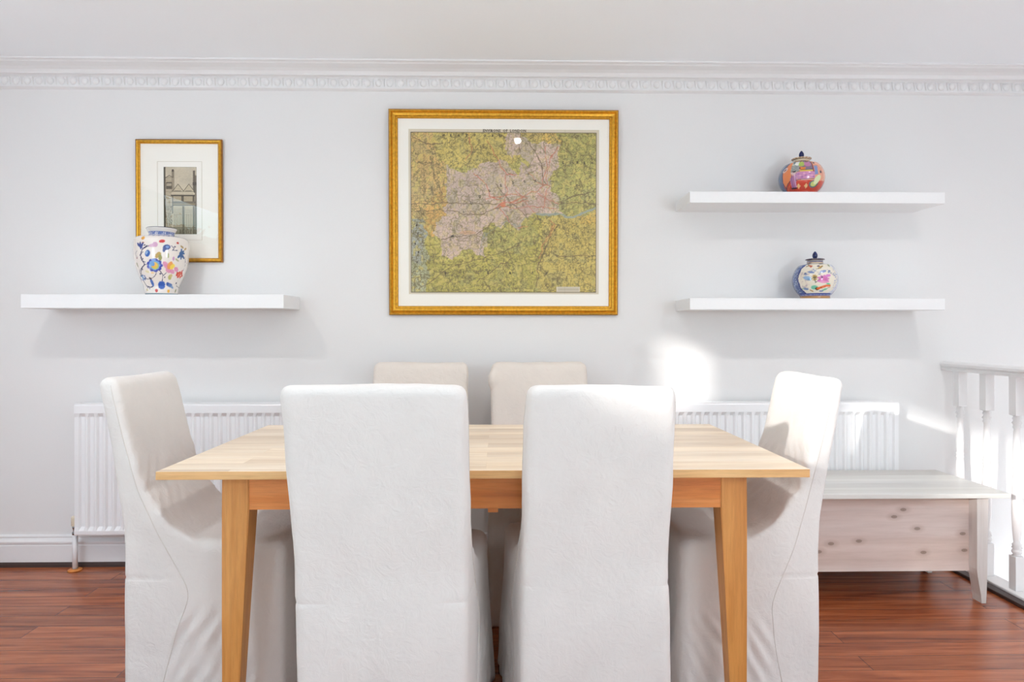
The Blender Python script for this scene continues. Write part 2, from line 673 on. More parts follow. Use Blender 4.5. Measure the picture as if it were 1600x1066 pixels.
# ================================================================== SETTING
WT = 0.15
SX = 2.17            # floor ends here, the stairwell lies beyond
fl = bx(XL - WT, SX, YB - WT, YW, -0.25, 0)
box(fl, SX, XR, YB - WT, 0.6, -0.25, 0)
struct('floor', fl, M['floor'])
struct('ceiling', bx(XL - WT, XR + WT, YB - WT, YW + WT, ZC, ZC + 0.15), M['ceiling'])
struct('wall_back', bx(XL - WT, XR + WT, YW, YW + WT, -1.6, ZC), M['wall'])
struct('wall_right', bx(XR, XR + WT, YB, YW, -1.6, ZC), M['wall'])


def wall_with_openings(name, axis, p0, p1, a0, a1, wins):
    bm = bmesh.new()

    def seg(u0, u1, z0, z1):
        if u1 - u0 < 1e-4 or z1 - z0 < 1e-4:
            return
        if axis == 'x':
            box(bm, p0, p1, u0, u1, z0, z1)
        else:
            box(bm, u0, u1, p0, p1, z0, z1)
    cur = a0
    for (u0, u1, z0, z1) in sorted(wins):
        seg(cur, u0, 0, ZC)
        seg(u0, u1, 0, z0)
        seg(u0, u1, z1, ZC)
        cur = u1
    seg(cur, a1, 0, ZC)
    return struct(name, bm, M['wall'])


wall_with_openings('wall_left', 'x', XL - WT, XL, YB, YW, WIN_L)
wall_with_openings('wall_front', 'y', YB - WT, YB, XL - WT, XR + WT, WIN_B)
struct('trim_3', bx(SX, XR, 0.55, 0.6, -1.6, -0.25), M['wall'])
sf = bmesh.new()
box(sf, SX, XR, 0.6, YW, -1.7, -1.6)
struct('floor_2', sf, M['floor'])
wn = 0
for (a, b, c, d) in WIN_L:
    wn += 1
    bm = bmesh.new()
    f = 0.035
    x0, x1 = XL - 0.10, XL - 0.06
    box(bm, x0, x1, a, b, c, c + f); box(bm, x0, x1, a, b, d - f, d)
    box(bm, x0, x1, a, a + f, c + f, d - f); box(bm, x0, x1, b - f, b, c + f, d - f)
    struct('window_%d' % wn, bm, M['trim'])
for (a, b, c, d) in WIN_B:
    wn += 1
    bm = bmesh.new()
    f = 0.045
    y0, y1 = YB - 0.10, YB - 0.06
    box(bm, a, b, y0, y1, c, c + f); box(bm, a, b, y0, y1, d - f, d)
    box(bm, a, a + f, y0, y1, c + f, d - f); box(bm, b - f, b, y0, y1, c + f, d - f)
    mx = (a + b) / 2
    box(bm, mx - f / 2, mx + f / 2, y0, y1, c + f, d - f)
    struct('window_%d' % wn, bm, M['trim'])

# baseboard with an ogee top and the dark strip at its foot
bp = [(YW, 0.022), (YW - 0.018, 0.022), (YW - 0.018, 0.100), (YW - 0.015, 0.106), (YW - 0.021, 0.112), (YW - 0.022, 0.120), (YW - 0.014, 0.130), (YW - 0.010, 0.136), (YW - 0.012, 0.143), (YW - 0.006, 0.150), (YW, 0.150)]
struct('baseboard_back', prism_x(bmesh.new(), bp, XL, SX - 0.04), M['trim'])
struct('trim_1', prism_x(bmesh.new(), [(YW, 0), (YW - 0.028, 0), (YW - 0.026, 0.012), (YW - 0.018, 0.022), (YW, 0.022)], XL, SX - 0.05), M['dark'])

# cornice: coving lips, smooth band, row of egg-and-dart, bead
cz = ZC
cp = [(YW, cz), (YW - 0.135, cz), (YW - 0.135, cz - 0.007), (YW - 0.120, cz - 0.009), (YW - 0.112, cz - 0.014), (YW - 0.075, cz - 0.020), (YW - 0.055, cz - 0.028), (YW - 0.045, cz - 0.040), (YW - 0.045, cz - 0.044), (YW - 0.030, cz - 0.046),
      (YW - 0.018, cz - 0.052), (YW - 0.018, cz - 0.092), (YW - 0.024, cz - 0.094), (YW - 0.024, cz - 0.100), (YW - 0.012, cz - 0.104), (YW, cz - 0.106)]
cb = prism_x(bmesh.new(), cp, XL, XR)
xx = XL + 0.02
while xx < XR - 0.03:
    zc_ = cz - 0.071
    # egg: quarter ellipsoid bump
    rings = []
    for i in range(5):
        a = i / 4 * PI / 2
        rr = math.cos(a)
        hh = math.sin(a)
        rings.append([cb.verts.new((xx + 0.017 * rr * math.cos(t * PI / 6), YW - 0.018 - 0.011 * hh, zc_ + 0.019 * rr * math.sin(t * PI / 6))) for t in range(12)] if i < 4 else None)
    tip = cb.verts.new((xx, YW - 0.029, zc_))
    for i in range(3):
        A, B = rings[i], rings[i + 1]
        for k in range(12):
            j = (k + 1) % 12
            cb.faces.new((A[k], A[j], B[j], B[k]))
    for k in range(12):
        cb.faces.new((rings[3][k], rings[3][(k + 1) % 12], tip))
    # dart beside it, slightly slanted
    d0 = xx + 0.027
    vs = [cb.verts.new(p) for p in ((d0 - 0.004, YW - 0.018, zc_ + 0.020), (d0 + 0.004, YW - 0.018, zc_ + 0.020), (d0 + 0.003, YW - 0.018, zc_ - 0.020), (d0, YW - 0.029, zc_ + 0.018), (d0 + 0.002, YW - 0.024, zc_ - 0.018))]
    for q in ((0, 1, 3), (1, 2, 4, 3), (0, 3, 4, 2)):
        cb.faces.new([vs[i] for i in q])
    xx += 0.054
struct('trim_2', cb, M['trim'])

# stairwell edge: dark strip along the floor and the white string board
struct('trim_4', bx(SX - 0.045, SX, 0.6, YW - 0.001, 0.0, 0.016, bev=0.004), M['dark'])
struct('trim_5', bx(SX, SX + 0.085, 0.6, YW - 0.001, -0.30, 0.024, bev=0.004), M['trim'])

# recessed ceiling lights (the middle one's bright spot shows in the map's glass)
def downlight(label, x, y):
    cl = thing('ceiling_light', label, 'light', (x, y, ZC))
    obj('ring', lathe(bmesh.new(), [(0.027, -0.001), (0.027, -0.006), (0.040, -0.006), (0.042, 0.0)], 32, cap=False), M['lamp_metal'], cl, True)
    obj('bulb', lathe(bmesh.new(), [(0.026, -0.003), (0.016, -0.004)], 32), M['bulb'], cl)
    l = bpy.data.lights.new('spot', 'SPOT')
    l.energy = SPOT_POWER
    l.spot_size = math.radians(165)
    l.spot_blend = 1.0
    l.shadow_soft_size = 0.022
    l.color = (1.0, 0.965, 0.94)
    lo = bpy.data.objects.new('spot', l)
    COL.objects.link(lo)
    lo.parent = cl
    lo.location = (0, 0, -.02)


downlight('small round recessed ceiling spotlight above the dining table, mirrored in the map glass', 0.13, 1.85)
downlight('small round recessed spotlight added as fill light above the left end of the table', -1.58, 1.85)  # this one and the right-hand one are added to brighten table and wall
downlight('small round recessed spotlight added as fill light above the right end of the table', 1.84, 1.85)

# ================================================================== OUTSIDE AND BEHIND THE VIEWER (hedge mirrored in glass; all added to shape the light)
def hedge():
    t = thing('sun_screen_hedge', 'leafy hedge added outside the left-hand windows to shape the sun patches', 'hedge', (-4.0, 0, 0))
    r_ = np.random.default_rng(3)
    core = bmesh.new()
    ys = np.linspace(-7.5, 2.2, 60)

    def top(y):  # added hedge: its top line is shaped to let sun in only where wanted
        base = 2.14 + .05 * math.sin(y * 2.3) + .04 * math.sin(y * 6.1 + 1)
        if y > -1.36:
            base += min(1, (y + 1.36) / .08) * 1.05
        return base
    A = []
    for y in ys:
        h = top(y) - .42
        A.append([core.verts.new(p) for p in ((-.25, y, -.2), (-.28, y, h * .6), (-.16, y, h), (.16, y, h), (.28, y, h * .6), (.25, y, -.2))])
    for a, b in zip(A, A[1:]):
        for k in range(5):
            core.faces.new((a[k], a[k + 1], b[k + 1], b[k]))
    mt = plain('hedge_core', rgb(40, 70, 52), .9)
    obj('hedge_core', core, mt, t)
    n = 26000
    y = r_.uniform(-7.5, 2.2, n)
    tp = np.array([top(v) for v in y])
    z = tp - r_.random(n) ** .8 * .75
    z = np.where(r_.random(n) < .2, tp + r_.random(n) * .10, z)
    x = r_.normal(0, .12, n)
    c = np.stack([x, y, z], 1)
    a = r_.normal(size=(n, 3)); a /= np.linalg.norm(a, axis=1)[:, None]
    b = np.cross(a, r_.normal(size=(n, 3))); b /= np.linalg.norm(b, axis=1)[:, None]
    s = r_.uniform(.014, .026, n)[:, None]
    co = np.stack([c - a * s * 1.6, c - b * s, c + a * s * 1.6, c + b * s], 1).reshape(-1, 3)
    q = np.arange(4 * n).reshape(-1, 4)
    me = grid_mesh('leaves', co, q)
    o = meobj('leaves', me, plain('hedge_leaf', rgb(74, 122, 84), .6), t)
    o['kind'] = 'stuff'


hedge()
rug = bmesh.new()
box(rug, -2.2, 2.2, -3.0, 0.9, 0.0005, 0.012, bev=.004)  # unseen rug, added to bounce light up to the ceiling
tag(obj('rug', rug, plain('cream_bounce_rug', rgb(238, 234, 226), .95, bumpscale=200, bstr=.3)), 'large cream rug added behind the viewer to bounce light onto the ceiling', 'rug')

FILL_LAMP_POWER = 42.0  # globe lamps out of view, added to fill the wall and ceiling
M['globe'] = NT('fill_globe').m
_b = M['globe'].node_tree.nodes['Principled BSDF']
_b.inputs['Base Color'].default_value = (.9, .9, .9, 1)
_b.inputs['Emission Color'].default_value = (0.86, 0.97, 1.1, 1)
_b.inputs['Emission Strength'].default_value = FILL_LAMP_POWER


def fill_globe_lamp(label, x, y):
    t = thing('fill_floor_lamp', label, 'lamp', (x, y, 0.012))
    g = bmesh.new()
    bmesh.ops.create_uvsphere(g, u_segments=24, v_segments=16, radius=.15, matrix=Matrix.Translation((0, 0, 1.45)))
    obj('lamp_shade', g, M['globe'], t, True)
    obj('pole', tube(bmesh.new(), [(0, 0, .02), (0, 0, 1.305)], .010, 10), M['lamp_metal'], t, True)
    obj('base', lathe(bmesh.new(), [(.13, 0), (.13, .012), (.03, .022), (.012, .03)], 28), M['lamp_metal'], t, True)


fill_globe_lamp('floor lamp with a white glass globe, added as fill light behind the viewer on the left', -2.0, -.1)
fill_globe_lamp('floor lamp with a white glass globe, added as fill light behind the viewer on the right', 2.0, -.1)

# ================================================================== SHELVES
def shelf(label, x0, x1, z0, z1, group=None):
    t = thing('floating_shelf', label, 'shelf', ((x0 + x1) / 2, YW, z0), group=group)
    hw = (x1 - x0) / 2
    obj('board', bx(-hw, hw, -0.25, 0.0, 0, z1 - z0, bev=0.0015), M['shelf'], t)
    return t


shelf('long white floating shelf left of the map, carrying the tall floral vase', -2.128, -0.965, 1.232, 1.294)
shelf('upper white floating shelf right of the map, carrying the orange lidded jar', 0.866, 2.038, 1.713, 1.764, 'paired white shelves right of the map')
shelf('lower white floating shelf right of the map, carrying the blue and cream jar', 0.866, 2.038, 1.227, 1.279, 'paired white shelves right of the map')

# ================================================================== MAP PICTURE
def build_map():
    x0, x1, z0, z1 = -0.553, 0.553, 0.0, 0.988
    t = thing('framed_map', 'large gold-framed antique map of the environs of London on the wall between the shelves', 'picture', (0.024, YW - 0.004, 1.209), (math.radians(1.3), 0, 0))
    # local: wall plane at y=0, front towards -y
    obj('frame', rect_frame(bmesh.new(), x0, x1, z0, z1, [(0, 0), (0, -0.012), (0.004, -0.018), (0.010, -0.020), (0.013, -0.016), (0.020, -0.021), (0.030, -0.019), (0.034, -0.013), (0.038, -0.013), (0.042, -0.009), (0.042, 0)]), M['gold'], t)
    obj('frame_edge', rect_frame(bmesh.new(), x0 - 0.002, x1 + 0.002, z0 - 0.002, z1 + 0.002, [(0, 0), (0, -0.011), (0.0025, -0.013), (0.0025, 0)]), M['gold_dark'], t)
    obj('backing_mount', bx(x0 + 0.03, x1 - 0.03, -0.004, -0.001, z0 + 0.03, z1 - 0.03), M['mat'], t)
    px0, px1, pz0, pz1 = -0.460, 0.462, 0.100, 0.896
    W_, H_ = 500, 432
    P0 = (139 - 12, 137)            # print sheet corner in the survey of the map (pixels of my enlargement)
    PW, PH = 1043 - 127, 933 - 137

    def uv(p):
        return ((p[0] - 127) / PW, (p[1] - 137) / PH)
    cv = Canvas(W_, H_, (216, 206, 186), aspect=PW / PH)
    wob = lambda c, a, s: (value_noise(H_, W_, c, s) - .5) * a
    warp = (wob(16, .030, 1) + wob(6, .014, 3), wob(16, .030, 2) + wob(6, .014, 4))
    U_, V_ = cv.U, cv.V
    inner = (U_ > uv((139, 0))[0]) & (U_ < uv((1027, 0))[0]) & (V_ > uv((0, 153))[1]) & (V_ < uv((0, 922))[1])
    keep = cv.a.copy()
    P = lambda L: [uv(p) for p in L]
    cv.put(inner.astype(float), (196, 186, 96))
    cv.poly(P([(120, 130), (240, 160), (290, 260), (320, 330), (300, 440), (310, 540), (250, 660), (170, 640), (110, 560)]), (216, 178, 106), warp=warp)       # west: buff orange
    cv.poly(P([(300, 400), (310, 560), (250, 660), (200, 640), (170, 560), (230, 480)]), (220, 170, 88), .8, warp=warp)
    cv.poly(P([(240, 100), (860, 100), (850, 240), (600, 300), (300, 330), (250, 230)]), (212, 190, 98), warp=warp)    # north: yellow
    cv.poly(P([(590, 130), (860, 130), (850, 215), (720, 190)]), (222, 186, 92), warp=warp)
    cv.poly(P([(850, 100), (1060, 100), (1060, 540), (860, 540), (800, 430), (850, 300)]), (180, 174, 92), warp=warp)  # east: green
    cv.poly(P([(930, 280), (1060, 300), (1060, 520), (900, 520)]), (196, 188, 98), .8, warp=warp)
    cv.poly(P([(120, 560), (190, 580), (215, 640), (225, 950), (110, 950)]), (178, 180, 142), warp=warp)                # far west: grey green
    cv.poly(P([(120, 560), (200, 580), (215, 660), (190, 780), (120, 760)]), (170, 172, 160), warp=warp)
    cv.poly(P([(225, 620), (300, 780), (480, 720), (520, 560), (860, 540), (800, 720), (700, 950), (215, 950)]), (184, 172, 80), warp=warp)   # south: olive green
    cv.poly(P([(480, 560), (700, 560), (760, 660), (640, 740), (500, 700)]), (174, 168, 92), .8, warp=warp)
    cv.poly(P([(780, 560), (1060, 540), (1060, 950), (740, 950), (760, 740)]), (206, 182, 92), warp=warp)               # south-east: ochre
    cv.poly(P([(930, 560), (1060, 530), (1060, 600), (930, 600)]), (222, 184, 84), .8, warp=warp)
    pink = [(300, 308), (345, 338), (400, 345), (440, 320), (490, 290), (560, 288), (600, 300), (640, 350), (672, 300), (700, 330), (712, 300), (660, 262), (598, 262), (600, 120), (640, 120), (660, 175), (700, 190), (745, 200), (800, 205), (842, 205), (842, 300), (800, 400), (812, 430), (850, 470), (862, 545), (800, 545), (730, 535), (690, 565), (650, 618), (600, 590), (560, 608), (520, 578), (485, 610), (500, 680), (490, 755), (430, 715), (385, 728), (340, 772), (290, 750), (275, 680), (248, 620), (262, 580), (302, 560), (308, 420)]
    pk = cv.poly(P(pink), (212, 186, 172), warp=warp)
    # washes and hachures
    big = value_noise(H_, W_, 34, 11)
    cv.a *= (0.92 + 0.14 * big)[..., None]
    cv.put(inner * (value_noise(H_, W_, 20, 12) > .68), (150, 150, 110), .28)
    hach = value_noise(H_, W_, 2.4, 21) * .6 + value_noise(H_, W_, 5, 22) * .4
    amt = np.clip((hach - .52) * 5, 0, 1) * np.where(pk, .36, .66) * np.clip(.45 + value_noise(H_, W_, 30, 23), 0, 1)
    cv.put(inner * amt, (104, 96, 52))
    cv.put(inner * (np.random.default_rng(5).random((H_, W_)) > .91) * np.where(pk, .4, .6), (72, 62, 38))
    cv.put(inner * (value_noise(H_, W_, 7, 41) > .66) * np.where(pk, .25, .55), (216, 196, 104))
    # winding lanes, contours
    for k, (cell, sd_, wd) in enumerate(((26, 31, .018), (18, 32, .022), (40, 33, .012), (12, 34, .03))):
        f = value_noise(H_, W_, cell, sd_) + .15 * value_noise(H_, W_, cell / 4, sd_ + 50)
        cv.put(inner * (np.abs(f - .57) < wd) * np.where(pk, .35, .5), (88, 74, 44))
    rw = (warp[0] * .5, warp[1] * .5)
    dk, rd = (92, 70, 46), (196, 92, 66)
    for L in ([(139, 530), (240, 528), (320, 530), (400, 548), (470, 545), (560, 515), (640, 490), (700, 470)],
              [(139, 495), (430, 492), (560, 495)], [(280, 670), (330, 655), (420, 650), (480, 630), (540, 560)],
              [(180, 910), (330, 800), (450, 765), (560, 735), (660, 690)], [(850, 490), (920, 465), (1027, 425)],
              [(860, 490), (950, 492), (1027, 500)], [(230, 270), (245, 350), (290, 450)], [(150, 170), (210, 215), (290, 205)],
              [(700, 190), (760, 290), (780, 400)], [(830, 745), (1027, 745)], [(660, 160), (660, 250)], [(540, 400), (600, 470), (700, 560)],
              [(740, 900), (760, 760), (840, 600)], [(450, 870), (560, 800), (620, 760)]):
        cv.line(P(L), .0045, dk, .75, warp=rw)
    for L in ([(420, 160), (430, 240), (400, 290)], [(500, 190), (560, 290), (590, 350), (640, 355)], [(440, 345), (490, 400), (520, 460), (590, 490), (700, 480)],
              [(590, 355), (600, 430), (580, 500)], [(700, 340), (750, 400), (800, 410), (770, 520)], [(560, 500), (640, 520), (740, 505), (840, 520)],
              [(540, 520), (580, 495), (650, 475), (720, 440), (790, 400), (800, 300), (840, 220)], [(650, 608), (700, 608)], [(800, 580), (830, 600), (790, 680)],
              [(560, 505), (600, 560), (620, 600)], [(500, 470), (620, 450), (700, 465)], [(740, 440), (790, 470), (850, 500)], [(820, 600), (790, 660), (750, 760)],
              [(640, 430), (700, 510), (740, 540)], [(780, 220), (790, 320), (760, 420)]):
        cv.line(P(L), .0042, rd, .7, warp=rw)
    cv.disc(*uv((580, 500)), .016, (226, 120, 80), k=.7)
    cv.disc(*uv((700, 520)), .055, (176, 140, 130), .03, k=.35)
    cv.disc(*uv((780, 470)), .05, (196, 140, 130), .05, k=.3)
    cv.disc(*uv((410, 635)), .05, (214, 150, 100), .012, k=.4)
    riv = [(1035, 515), (1010, 530), (980, 525), (950, 545), (920, 560), (880, 555), (850, 548), (800, 545), (740, 545)]
    cv.line(P(riv), .014, (150, 160, 150), .9, warp=rw)
    cv.line(P(riv[5:] + [(690, 560), (650, 600), (600, 590), (540, 600), (500, 640), (480, 700), (470, 740)]), .005, (132, 138, 128), .7, warp=warp)
    cv.rect(uv((838, 0))[0], uv((952, 0))[0], uv((0, 897))[1], uv((0, 922))[1], (214, 204, 184))
    for k in range(3):
        cv.rect(uv((845, 0))[0], uv((945, 0))[0], uv((0, 902 + 6 * k))[1], uv((0, 904 + 6 * k))[1], (150, 140, 116), .7)
    # margin stays paper, with its ruled border and the folds of the sheet
    im = inner.astype(float)[..., None]
    cv.a = cv.a * im + keep * (1 - im)
    bl, br_, bt, bb = uv((139, 0))[0], uv((1028, 0))[0], uv((0, 153))[1], uv((0, 923))[1]
    cv.line([(bl, bt), (br_, bt), (br_, bb), (bl, bb), (bl, bt)], .004, (84, 72, 48), .9)
    for fx in (.31, .585, .82):
        cv.line([(fx, 0), (fx, 1)], .003, (150, 136, 110), .25)
    cv.line([(0, .452), (1, .452)], .003, (130, 116, 90), .3)
    cv.a = np.clip(cv.a * .90 + .10 * np.array((240, 226, 190)), 0, 255)
    X = lambda p: px0 + (px1 - px0) * (p - 127) / PW
    Z = lambda p: pz1 - (pz1 - pz0) * (p - 137) / PH
    letters('title_lettering', [('ENVIRONS  OF  LONDON', X(587), Z(144), 0.0175, 0, 0.98, 0.0006, 1.06)], -0.0052, t)
    for wd_, pxs, pys, sz, rt in (
            ('HERTFORD', (293, 330, 369, 405, 445, 492, 530, 567), (168,) * 8, .014, 0),
            ('ESSEX', (868, 903, 938, 972, 1008), (297,) * 5, .013, 0),
            ('MIDDLESEX', (337, 391, 430, 470, 515, 570, 628, 684, 735), (652, 537, 493, 462, 432, 408, 393, 388, 386), .015, .3),
            ('SURREY', (303, 395, 508, 615, 722, 790), (830,) * 6, .014, 0),
            ('BERKS', (165, 172, 160, 175, 168), (600, 640, 690, 730, 780), .010, 0)):
        for ch, px, py in zip(wd_, pxs, pys):
            me = text_mesh(ch, sz * 1.15, 1, .0007)
            c_, s_ = math.cos(rt), math.sin(rt)
            vv = [v.co for v in me.vertices]
            for pg in me.polygons:
                cv.poly([(uv((px, py))[0] + (c_ * vv[i].x - s_ * vv[i].y) / (px1 - px0), uv((px, py))[1] - (s_ * vv[i].x + c_ * vv[i].y) / (pz1 - pz0)) for i in pg.vertices], (52, 44, 34), .9)
            bpy.data.meshes.remove(me)
    painted_sheet('map_sheet', cv, px0, px1, pz0, pz1, -0.0046, t, M['print'])
    obj('glass_pane', bx(x0 + 0.036, x1 - 0.036, -0.0085, -0.0070, z0 + 0.036, z1 - 0.036), M['pane'], t)


build_map()


# ================================================================== ETCHING
def build_etching():
    wd, ht = 0.412, 0.590
    t = thing('framed_etching', 'narrow gold-framed etching of a twin-gabled gatehouse behind the floral vase', 'picture', (-1.538, YW - 0.003, 1.461), (math.radians(0.6), 0, 0))
    x0, x1 = -wd / 2, wd / 2
    obj('frame', rect_frame(bmesh.new(), x0, x1, 0, ht, [(0.004, 0), (0.004, -0.014), (0.008, -0.019), (0.013, -0.018), (0.017, -0.012), (0.020, -0.010), (0.020, 0)]), M['gold'], t)
    obj('frame_edge', rect_frame(bmesh.new(), x0, x1, 0, ht, [(0, 0), (0, -0.012), (0.004, -0.0145), (0.004, 0)]), M['gold_dark'], t)
    obj('backing_mount', bx(x0 + .015, x1 - .015, -0.004, -0.001, .015, ht - .015), M['mat'], t)
    # from the enlargement (780x1066 for 150x205 px): frame x 30..738, y 38..1038
    X = lambda p: x0 + (p - 30) / 708 * wd
    Z = lambda p: ht - (p - 38) / 1000 * ht
    b = bmesh.new()
    rect_frame(b, X(202), X(568), Z(856), Z(215), [(0, -0.004), (0, -0.0052), (0.0012, -0.0052), (0.0012, -0.004)])
    obj('mount_line', b, M['mat_cream'], t)
    cv = Canvas(150, 300, (214, 202, 176), aspect=.5)
    px0, px1, py0, py1 = 254, 524, 260, 808
    q = lambda x, y: ((x - px0) / (px1 - px0), (y - py0) / (py1 - py0))
    dk, md = (58, 48, 36), (120, 104, 82)
    cv.a *= (.93 + .1 * value_noise(300, 150, 30, 3))[..., None]
    R = lambda a, b_, c, d, col, k=1: cv.rect(q(a, 0)[0], q(b_, 0)[0], q(0, c)[1], q(0, d)[1], col, k)
    Lk = lambda pts, wd_=.006, col=dk, k=.9: cv.line([q(*p) for p in pts], wd_, col, k)
    R(254, 270, 260, 808, dk, .85)
    R(270, 318, 340, 808, (168, 152, 124), .6)
    R(274, 325, 385, 440, dk, .75); R(280, 318, 395, 415, (190, 176, 150))
    for k in range(16):
        y = 345 + k * 29
        Lk([(270, y), (322, y + (k % 3) * 4)], .005, md, .7)
    Lk([(270, 350), (300, 330), (330, 345)], .008)
    R(318, 342, 285, 470, md, .55); R(322, 336, 280, 300, dk, .9); R(328, 334, 300, 350, dk, .6)
    R(494, 512, 290, 470, dk, .7); R(508, 524, 330, 808, dk, .55); R(490, 524, 385, 410, dk, .6)
    for gx in (372, 460):
        cv.poly([q(gx - 42, 455), q(gx, 400), q(gx + 42, 455)], (204, 190, 160))
        Lk([(gx - 44, 457), (gx, 400), (gx + 44, 457)], .007)
        Lk([(gx - 28, 455), (gx + 22, 455)], .006)
    R(320, 500, 460, 486, (206, 192, 164)); Lk([(320, 460), (506, 460)], .005); R(314, 508, 486, 500, dk, .85)
    R(320, 506, 500, 540, (190, 174, 142)); R(322, 332, 500, 640, dk, .7); R(398, 418, 496, 540, dk, .75); R(490, 506, 496, 540, dk, .7)
    for y in (512, 526):
        Lk([(332, y), (492, y)], .004, md)
    R(330, 512, 540, 556, dk, .6); R(330, 512, 556, 570, (150, 134, 104)); Lk([(330, 574), (512, 574)], .009)
    R(330, 506, 585, 808, (196, 184, 156)); R(405, 424, 580, 808, dk, .5); R(492, 506, 580, 808, dk, .55)
    for x in (345, 362, 380, 395, 440, 458, 475):
        Lk([(x, 640), (x, 800)], .005, md, .7)
    for y in (610, 628, 650, 735, 750):
        Lk([(330, y), (508, y)], .005, md, .7)
    R(254, 524, 750, 808, (120, 116, 100), .5)
    for k in range(60):
        x = 262 + random.random() * 60; y = 560 + random.random() * 230
        Lk([(x, y), (x + random.uniform(-8, 8), y + random.uniform(4, 22))], .005, dk, .55)
    for k in range(40):
        x = random.uniform(330, 510); y = random.uniform(760, 800)
        Lk([(x, y), (x + 2, y + 12)], .006, dk, .6)
    cv.put((np.random.default_rng(8).random((300, 150)) > .82) * .3, (84, 72, 54))
    Lk([(255, 261), (523, 261), (523, 807), (255, 807), (255, 261)], .005, dk, .7)
    painted_sheet('etching_sheet', cv, X(px0), X(px1), Z(py1), Z(py0), -0.0048, t, M['print'])
    obj('glass_pane', bx(x0 + .018, x1 - .018, -0.0085, -0.0070, .018, ht - .018), M['pane'], t)


build_etching()


# ================================================================== VASES
BLUE, DBLUE, NAVY = (62, 102, 176), (40, 66, 140), (28, 34, 84)


def fu(x):
    """front x (-1..1 across the silhouette) -> canvas u"""
    return .5 + math.asin(max(-1, min(1, x))) / (2 * PI)


